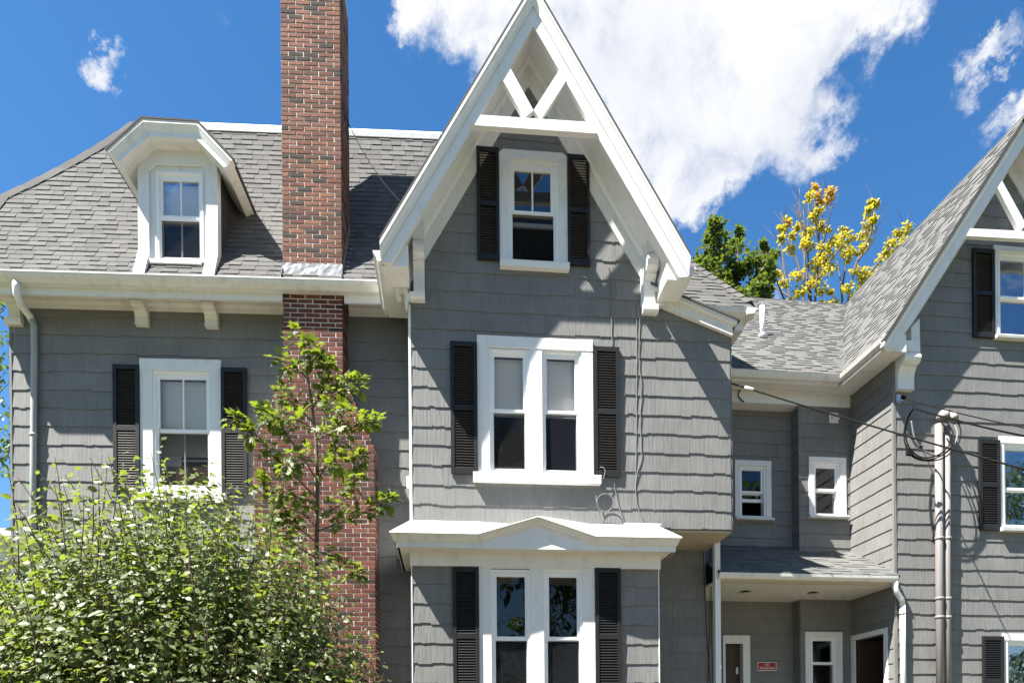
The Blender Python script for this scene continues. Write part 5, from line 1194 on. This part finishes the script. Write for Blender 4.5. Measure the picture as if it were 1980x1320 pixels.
def leaf_mesh(name, pos, dirs, ups, size, kind, mat, parent, kindtag='stuff', origin=None):
    V, F = TPL[kind]; x, y, z = basis(dirs, ups); wv = np.random.uniform(.8, 1.15, (len(pos), 1, 1))
    P = pos[:, None, :] + size[:, None, None] * (V[None, :, 0:1] * x[:, None, :] + wv * V[None, :, 1:2] * y[:, None, :] + V[None, :, 2:3] * z[:, None, :] * np.random.uniform(-.3, 1.9, (len(pos), 1, 1)))
    n = len(V); P = P.reshape(-1, 3); c = P.mean(0) if origin is None else np.array(origin)
    lt = np.array([len(f) for f in F]); fl = np.concatenate([np.array(f) for f in F])
    idx = (fl[None, :] + (np.arange(len(pos)) * n)[:, None]).ravel(); tot = np.tile(lt, len(pos)); st = np.concatenate([[0], np.cumsum(tot)[:-1]])
    me = bpy.data.meshes.new(name); me.vertices.add(len(P)); me.vertices.foreach_set('co', (P - c).ravel()); me.loops.add(len(idx)); me.loops.foreach_set('vertex_index', idx.astype(np.int32))
    me.polygons.add(len(tot)); me.polygons.foreach_set('loop_start', st.astype(np.int32)); me.polygons.foreach_set('loop_total', tot.astype(np.int32)); me.update(calc_edges=True); me.materials.append(M[mat])
    o = bpy.data.objects.new(name, me); link(o, parent, Vector(c)); return tag(o, kind=kindtag)
LM = {}
def single_leaves(pos, dirs, ups, size, kind, mat, parent):
    V, F = TPL[kind]; x, y, z = basis(dirs, ups)
    if (kind, mat) not in LM:
        LM[kind, mat] = []
        for v in range(4):
            W = V.copy(); W[:, 2] *= (1.7, .6, -.2, 1.2)[v]; W[:, 1] *= (1, .9, 1.1, .85)[v]
            me = bpy.data.meshes.new('leaf'); me.from_pydata(W.tolist(), [], F); me.materials.append(M[mat]); LM[kind, mat].append(me)
    pw = WLOC[parent.name]
    for i in range(len(pos)):
        o = bpy.data.objects.new('leaf', LM[kind, mat][i % 4]); COL.objects.link(o); o.parent = parent
        m = Matrix(((*x[i], 0), (*y[i], 0), (*z[i], 0), (0, 0, 0, 1))).transposed(); m = m @ Matrix.Scale(float(size[i]), 4)
        m.translation = Vector(pos[i]) - pw; o.matrix_local = m
class Leaves:
    def __init__(l): l.p = []; l.d = []; l.u = []; l.s = []
    def add(l, p, d, u, s): l.p.append(tuple(p)); l.d.append(tuple(d)); l.u.append(tuple(u)); l.s.append(s)
    def arr(l): return np.array(l.p), np.array(l.d), np.array(l.u), np.array(l.s)
def rvec(): 
    v = Vector((random.gauss(0, 1), random.gauss(0, 1), random.gauss(0, 1))); return v.normalized()

def finish(root, L, kind, mat, limit, name, front=True):
    p, d, u, s = L.arr(); cam_ = np.array([0, 0, EYE]); D = np.linalg.norm(p - cam_, axis=1)
    if limit:
        rel = p - cam_; px = CX + rel[:, 0] / rel[:, 1] * FPX; py = HY - rel[:, 2] / rel[:, 1] * FPX
        ok = (px > -5) & (px < 1985) & (py < 1325); score = np.where(ok, s / D, 0); idx = np.argsort(-score)[:limit]
        m = np.zeros(len(p), bool); m[idx] = True
        single_leaves(p[m], d[m], u[m], s[m], kind, mat, root); m = ~m
    else: m = np.ones(len(p), bool)
    if m.any(): leaf_mesh(name, p[m], d[m], u[m], s[m], kind, mat, root)

# ---- the big shrub
def shrub(root, C, rad, nshoot, per, size, mat, lobes, kind='ovate', limit=300, zmin=.3, up=.55, seed=3, stray=70):
    random.seed(seed); np.random.seed(seed); L = Leaves(); st = MB()
    SP = min(1, lobes[0][1][0] / 1.4); base = Vector((C.x, C.y, 0)); tot = sum(w for _, _, w in lobes)
    for i in range(nshoot):
        r_ = rnd() * tot
        for (off, rd, w) in lobes:
            r_ -= w
            if r_ <= 0: break
        c = C + Vector(off); v = rvec(); v.z = abs(v.z) * 1.0 - .35 * rnd(); v.normalize()
        if v.y > .3 and rnd() < .5: v.y = -v.y
        lng = ru(.64, 1.0) if rnd() < .8 else ru(1.0, 1.08)
        if i < stray: v.z = abs(v.z) + .6; v.normalize(); lng = ru(1.02, 1.17)
        tip = c + Vector((v.x * rd[0], v.y * rd[1], v.z * rd[2])) * lng
        if tip.z < zmin: continue
        din = ((tip - (base + Vector((0, 0, .6)))).normalized() * .7 + Vector((0, 0, up)) + rvec() * .3).normalized()
        ln = ru(.5, 1.0); bow = Vector((v.x, v.y, 0)) * .18
        pts = [tip - din * ln * (1 - t) + bow * (t * t) * ln - Vector((0, 0, .10 * t * t * ln)) for t in (0, .25, .5, .75, 1)]
        if i % 3 == 0 or i < stray: st.tube(pts, [.006, .005, .004, .003, .002], 4, False)
        nl = max(6, int(per * ln)); ph = rnd() * 6.28
        for j in range(nl):
            t = (j + .5 * rnd()) / nl; q = t * 4; a = min(3, int(q)); P = pts[a].lerp(pts[a + 1], q - a); ax = (pts[a + 1] - pts[a]).normalized()
            sd = ax.orthogonal().normalized(); sd = Matrix.Rotation(ph + j * 2.4, 3, ax) @ sd
            dr = (sd * .9 + ax * .55 + Vector((0, 0, -.45)) + rvec() * .25).normalized(); upv = (Vector((0, 0, 1)) * .5 + Vector((v.x * .5 - .25, min(0, v.y) * .5 - .25, .1)) + rvec() * .7)
            L.add(P + sd * .01, dr, upv, size * ru(.5, 1.15) * (1.08 - .45 * t))
    for i in range(7):
        a = ru(0, 6.28); st.tube([base + Vector((.15 * math.cos(a), .15 * math.sin(a), 0)), base + Vector((.4 * SP * math.cos(a), .4 * SP * math.sin(a), 1.2)), C + Vector((.9 * SP * math.cos(a), .8 * SP * math.sin(a), .5 * SP))], [.035 * SP, .025 * SP, .010], 6)
    st.build('stem', 'bark', root, kind='stuff')
    finish(root, L, kind, mat, limit, 'foliage')
    return len(L.p)
CB = Vector(((325 - 990) / FPX * 5.7, 5.7, 2.0))
bush = empty('shrub', (CB.x, CB.y, 0), 'large bushy green shrub filling the space before the left window and chimney foot', 'shrub')
print('bush', shrub(bush, CB, None, 4300, 21, .088, 'bushleaf', [((.05, 0, -.1), (1.50, 1.3, 1.98), 3.2), ((.9, -.15, -.45), (.92, 1.0, 1.5), 1.6), ((-.85, -.1, -.55), (1.0, 1.0, 1.5), 1.1)]))
CS = at(690, 1320, 6.9); sh2 = empty('shrub', (CS.x, CS.y, 0), 'low dark shrub at the foot of the chimney beside the large one', 'shrub')
shrub(sh2, Vector((CS.x, CS.y, 1.80)), None, 150, 18, .085, 'treeleaf', [((0, 0, 0), (.42, .4, .60), 1)], limit=60, seed=5, stray=0)

# ---- maple sapling
random.seed(11); np.random.seed(11)
YS = 7.7; sap = empty('maple_sapling', at(603, 1425, YS) - Vector((0, 0, EYE)), 'slender maple sapling with lobed leaves in front of the chimney', 'tree')
cp = lambda x, y, dy=0.0: at(440 + x / 1.737, 560 + y / 1.737, YS + dy)
tr = [cp(298, 1500), cp(299, 930), cp(302, 620), cp(290, 440), cp(262, 260), cp(226, 140)]
k = MB(); k.tube(smooth_path(tr, 5), [.032 - .026 * i / 25 for i in range(26)], 8); k.build('trunk', 'bark', sap)
brs = [[(302, 640), (215, 510, -.1), (130, 410, -.2)], [(300, 700), (180, 580, -.25), (75, 480, -.4)], [(110, 500, -.3), (60, 455, -.35), (28, 440, -.4)], [(302, 640), (350, 560, -.1), (410, 470, -.2), (495, 445, -.3)], [(296, 530), (330, 430, -.1), (370, 340, -.15), (440, 315, -.2)],
       [(300, 810), (400, 775, -.2), (470, 745, -.3), (530, 715, -.35)], [(290, 450), (230, 390, .1), (185, 350, .1)], [(272, 300), (225, 260, -.1), (185, 240, -.1)], [(302, 720), (220, 690, -.3), (120, 650, -.4)], [(302, 610), (370, 590, -.3), (440, 560, -.35)],
       [(300, 760), (380, 720, -.3), (430, 640, -.4)], [(285, 400), (340, 300, .1), (330, 270, .1)], [(270, 270), (300, 220, -.1), (280, 200, -.1)], [(302, 850), (240, 800, -.2), (190, 760, -.3)], [(300, 480), (240, 440, -.3), (150, 440, -.4)], [(300, 580), (250, 560, -.4), (200, 600, -.5)], [(296, 500), (350, 480, -.3), (395, 410, -.3)], [(302, 900), (230, 860, -.2), (150, 800, -.4)], [(302, 880), (370, 900, -.2), (440, 960, -.3)], [(302, 800), (240, 740, .1), (170, 700, .1)], [(285, 420), (320, 370, .2), (390, 360, .1)], [(262, 280), (290, 240, 0), (330, 255, -.1)]]
LS = Leaves(); bm = MB()
for b_ in brs:
    pts = smooth_path([cp(p[0], p[1], p[2] if len(p) > 2 else 0) for p in b_], 6); bm.tube(pts, [.010 - .007 * i / (len(pts) - 1) for i in range(len(pts))], 5)
    ln = sum((a - b).length for a, b in zip(pts, pts[1:])); nl = max(24, int(ln * 88))
    for j in range(nl):
        t = 1 - (1 - .22) * rnd() ** 1.25 if j > 3 else 1 - .02 * j; q = t * (len(pts) - 1); a = min(len(pts) - 2, int(q)); P = pts[a].lerp(pts[a + 1], q - a)
        dr = (rvec() * .8 + Vector((0, -.25, -.30)) + (pts[a + 1] - pts[a]).normalized() * .5).normalized(); pe = P + (dr + Vector((0, 0, .5))).normalized() * ru(.04, .11)
        bm.tube([P, pe], .0025, 3, False); LS.add(pe, dr, Vector((0, -.35, 1)) + rvec() * .55, ru(.06, .135))
for j in range(26):
    P = tr[4].lerp(tr[5], rnd()) if j < 18 else tr[3].lerp(tr[4], rnd()); dr = (rvec() + Vector((0, -.2, -.2))).normalized(); LS.add(P + dr * ru(.02, .1), dr, Vector((0, -.3, 1)) + rvec() * .5, ru(.08, .14))
bm.build('branch', 'twig', sap, kind='stuff'); finish(sap, LS, 'maple', 'mapleleaf', 300, 'foliage'); print('sapling', len(LS.p))

# ---- trees across the street, behind the viewer (mirrored in the panes)
# ---- trees beyond the houses
def clump(L, c, r, n, size, flat=.6):
    for _ in range(n):
        v = rvec() * (rnd() ** .45); P = c + Vector((v.x * r, v.y * r, v.z * r * flat)); d = (v * .7 + rvec() * .6 + Vector((0, 0, -.35))).normalized(); L.add(P, d, v * .5 + Vector((0, 0, .9)) + rvec() * .5, size * ru(.7, 1.25))
random.seed(21); np.random.seed(21)
YG = 25.0; gt = empty('maple_tree', at(1420, 1425, YG) - Vector((0, 0, EYE)), 'dense green maple behind the roof right of the front gable', 'tree')
LG_ = Leaves(); kb = MB(); tb_ = at(1420, 700, YG); kb.tube([gt.location, tb_, at(1425, 520, YG)], [.28, .2, .05], 8)
for (x, y, r) in [(1384, 432, 14), (1380, 450, 20), (1372, 475, 28), (1392, 478, 26), (1420, 470, 22), (1428, 450, 12), (1400, 505, 40), (1365, 505, 26), (1430, 500, 34), (1440, 535, 36), (1405, 545, 42), (1375, 535, 30), (1358, 512, 18), (1450, 570, 34), (1420, 580, 40), (1481, 470, 10), (1484, 490, 18), (1488, 508, 20), (1472, 512, 16), (1480, 530, 20), (1468, 545, 18), (1455, 520, 24), (1345, 560, 30), (1380, 580, 40), (1460, 595, 30), (1400, 620, 50), (1440, 630, 50), (1350, 610, 40), (1478, 560, 12)]:
    c = at(x, y, YG + ru(-1.2, 1.2)); rr = r / FPX * YG; kb.tube([tb_.lerp(at(1425, 520, YG), rnd()), c], [.05, .015], 4, False)
    for q in range(int(2 + r / 5)):
        clump(LG_, c + rvec() * rr * .75, rr * .42, 36, .17)
kb.build('trunk', 'bark', gt); finish(gt, LG_, 'small', 'treeleaf', 0, 'crown')
YY = 27.0; yt = empty('turning_tree', at(1585, 1425, YY) - Vector((0, 0, EYE)), 'sparse tree with yellow and orange autumn leaves behind the link roof', 'tree')
zp8 = lambda x, y, dy=0: at(1340 + x / 4.5, 340 + y / 4.5, YY + dy)
kb = MB(); kb.tube([yt.location, at(1585, 900, YY), at(1582, 720, YY)], [.34, .28, .22], 10); b0 = at(1582, 720, YY)
stems = [[(960, 1100), (975, 650), (1000, 430), (1010, 220), (1050, 90)], [(1060, 1100), (1090, 700), (1100, 470), (1140, 300), (1190, 130)], [(985, 1000), (900, 730), (840, 580), (790, 420), (765, 320)], [(1340, 1120), (1420, 760), (1500, 600), (1560, 450), (1580, 240)], [(840, 1050), (790, 800), (770, 620), (715, 540)], [(800, 1090), (745, 960), (710, 850)], [(1300, 1080), (1275, 860), (1250, 740)], [(1290, 1000), (1325, 800), (1320, 640)], [(1010, 1060), (980, 800), (945, 560), (925, 110)], [(1090, 900), (1180, 760), (1280, 620), (1330, 460)],
         [(1420, 1060), (1500, 900), (1640, 720), (1780, 560), (1880, 440)], [(1030, 1100), (1000, 700), (960, 300)], [(1100, 700), (1160, 480), (1210, 260)], [(1180, 780), (1090, 560), (1060, 330)], [(1430, 740), (1540, 600), (1600, 450)], [(850, 1060), (700, 960)], [(1100, 480), (1060, 300), (1090, 160)], [(980, 480), (930, 380), (880, 250)]]
for s_ in stems:
    dy = ru(-1.5, 1.5); pts = smooth_path([zp8(x, y, dy * (.3 + .7 * i / len(s_))) for i, (x, y) in enumerate(s_)], 5); pts = [b0] + pts if s_[0][1] > 1000 else pts
    kb.tube(pts, [0.036 * (1 - i / len(pts)) + .010 for i in range(len(pts))], 5)
    for _ in range(5):
        p = pts[random.randint(len(pts) // 3, len(pts) - 1)]; kb.tube([p, p + Vector((ru(-.5, .5), ru(-.5, .5), ru(.3, 1.1)))], [.012, .004], 3, False)
kb.build('trunk', 'bark', yt)
yc = [(1055, 90, 35, 1), (1010, 195, 40, 0), (1080, 160, 25, 1), (1185, 165, 50, 1), (1200, 120, 28, 1), (1165, 205, 35, 1), (1095, 220, 25, 1), (1080, 290, 45, 0), (1050, 350, 35, 0), (825, 365, 25, 0), (830, 410, 20, 1), (775, 465, 35, 0), (905, 435, 45, 0), (775, 550, 30, 0), (870, 515, 30, 0), (1000, 490, 60, 0), (960, 560, 60, 0), (870, 640, 50, 0), (1010, 600, 50, 0), (1120, 430, 30, 0), (1160, 470, 35, 0), (1110, 610, 25, 0), (1100, 720, 70, 0), (1080, 770, 70, 0), (1180, 800, 60, 0), (1060, 850, 70, 0), (1040, 930, 60, 0), (1120, 970, 60, 0), (920, 990, 60, 0), (800, 930, 45, 0), (890, 860, 60, 0), (750, 830, 40, 0), (700, 850, 20, 0), (1310, 450, 35, 0), (1340, 540, 60, 0), (1230, 560, 60, 0), (1200, 640, 60, 0), (1290, 600, 50, 0), (1340, 680, 60, 0), (1385, 640, 30, 0), (1560, 215, 30, 0), (1600, 245, 35, 0), (1530, 310, 40, 0), (1570, 355, 40, 0), (1530, 440, 60, 0), (1490, 520, 60, 0), (1500, 590, 50, 0), (1450, 650, 30, 0), (1410, 840, 50, 0), (1340, 970, 45, 0), (1230, 1090, 60, 0), (1190, 1020, 25, 0), (1860, 445, 50, 0), (1780, 500, 35, 0), (1830, 560, 60, 0), (1700, 610, 60, 0), (1650, 720, 60, 0), (1740, 660, 40, 0), (1540, 830, 60, 0), (1480, 890, 60, 0), (1570, 900, 50, 0), (1460, 980, 40, 0), (640, 1060, 30, 0), (1400, 1060, 50, 0), (1110, 1100, 30, 0), (850, 1080, 30, 0)]
LY, LO_ = Leaves(), Leaves()
for (x, y, r, o_) in yc:
    rr = r / 4.5 / FPX * YY; c = zp8(x, y, ru(-1.5, 1.5))
    for _ in range(2 + int(r / 15)): clump(LO_ if o_ else LY, c + rvec() * rr * .6, rr * .5, 15, .145, .5)
finish(yt, LY, 'small', 'yellowleaf', 0, 'crown'); finish(yt, LO_, 'small', 'orangeleaf', 0, 'crown')
random.seed(41); np.random.seed(41)
for (x, y, h, r_, lb) in ((-16, -17, 18.5, 5.8, 'broad tree across the street, mirrored in the left windows'), (-6.5, -20, 19.5, 6.0, 'tall tree across the street, mirrored in the bay windows'), (4, -18, 18.5, 5.8, 'round tree across the street, mirrored in the gabled block'), (14, -19, 19.5, 6.0, 'big tree across the street, mirrored in the wing windows'), (24, -17, 18.5, 5.8, 'leaning tree across the street, mirrored in the wing'), (34, -14, 19.0, 6.0, 'farthest tree across the street, mirrored in the lowest wing window')):
    t_ = empty('street_tree', (x, y, 0), lb, 'tree', 'trees across the street'); k = MB(); k.tube([Vector((x, y, 0)), Vector((x, y, h * .5)), Vector((x + .3, y, h * .8))], [.3, .22, .08], 8); k.build('trunk', 'bark', t_)
    LT = Leaves()
    for _ in range(110):
        v = rvec(); c = Vector((x + v.x * r_ * .75, y + v.y * r_ * .75, h * .58 + v.z * h * .38)); clump(LT, c, 1.15, 26, .55)
    finish(t_, LT, 'small', 'treeleaf', 0, 'crown')
random.seed(31)
YL = 17.0; lt_ = empty('leafy_tree', at(-120, 1425, YL) - Vector((0, 0, EYE)), 'loose reddish green tree glimpsed past the far corner of the house', 'tree')
kb = MB(); kb.tube([lt_.location, at(-110, 1000, YL), at(-60, 700, YL)], [.2, .15, .05], 8); LL = Leaves()
for (x, y) in [(-40, 580), (5, 600), (15, 590), (-10, 640), (12, 680), (0, 700), (-30, 700), (10, 720), (18, 740), (-5, 760), (8, 800), (-20, 830), (2, 850), (14, 870), (6, 900), (-15, 920), (-60, 780), (-80, 640), (-60, 900)]:
    c = at(x, y, YL + ru(-.8, .8)); kb.tube([at(-100, y + 120, YL), c], [.03, .008], 4, False)
    for _ in range(3): clump(LL, c + rvec() * .25, .26, 10, .15)
kb.build('trunk', 'bark', lt_); finish(lt_, LL, 'small', 'treeleaf', 0, 'crown')
# pieces past the limit, one part per thing and kind
for (tn, nm, _), (mb, mt) in REST.items():
    mb.build({'siding_shingle': 'siding_shingles', 'roof_shingle': 'roof_shingles', 'brick': 'bricks', 'ridge_shingle': 'ridge_shingles'}[nm], mt, bpy.data.objects[tn], kind='stuff')
print('COUNTS', COUNT)
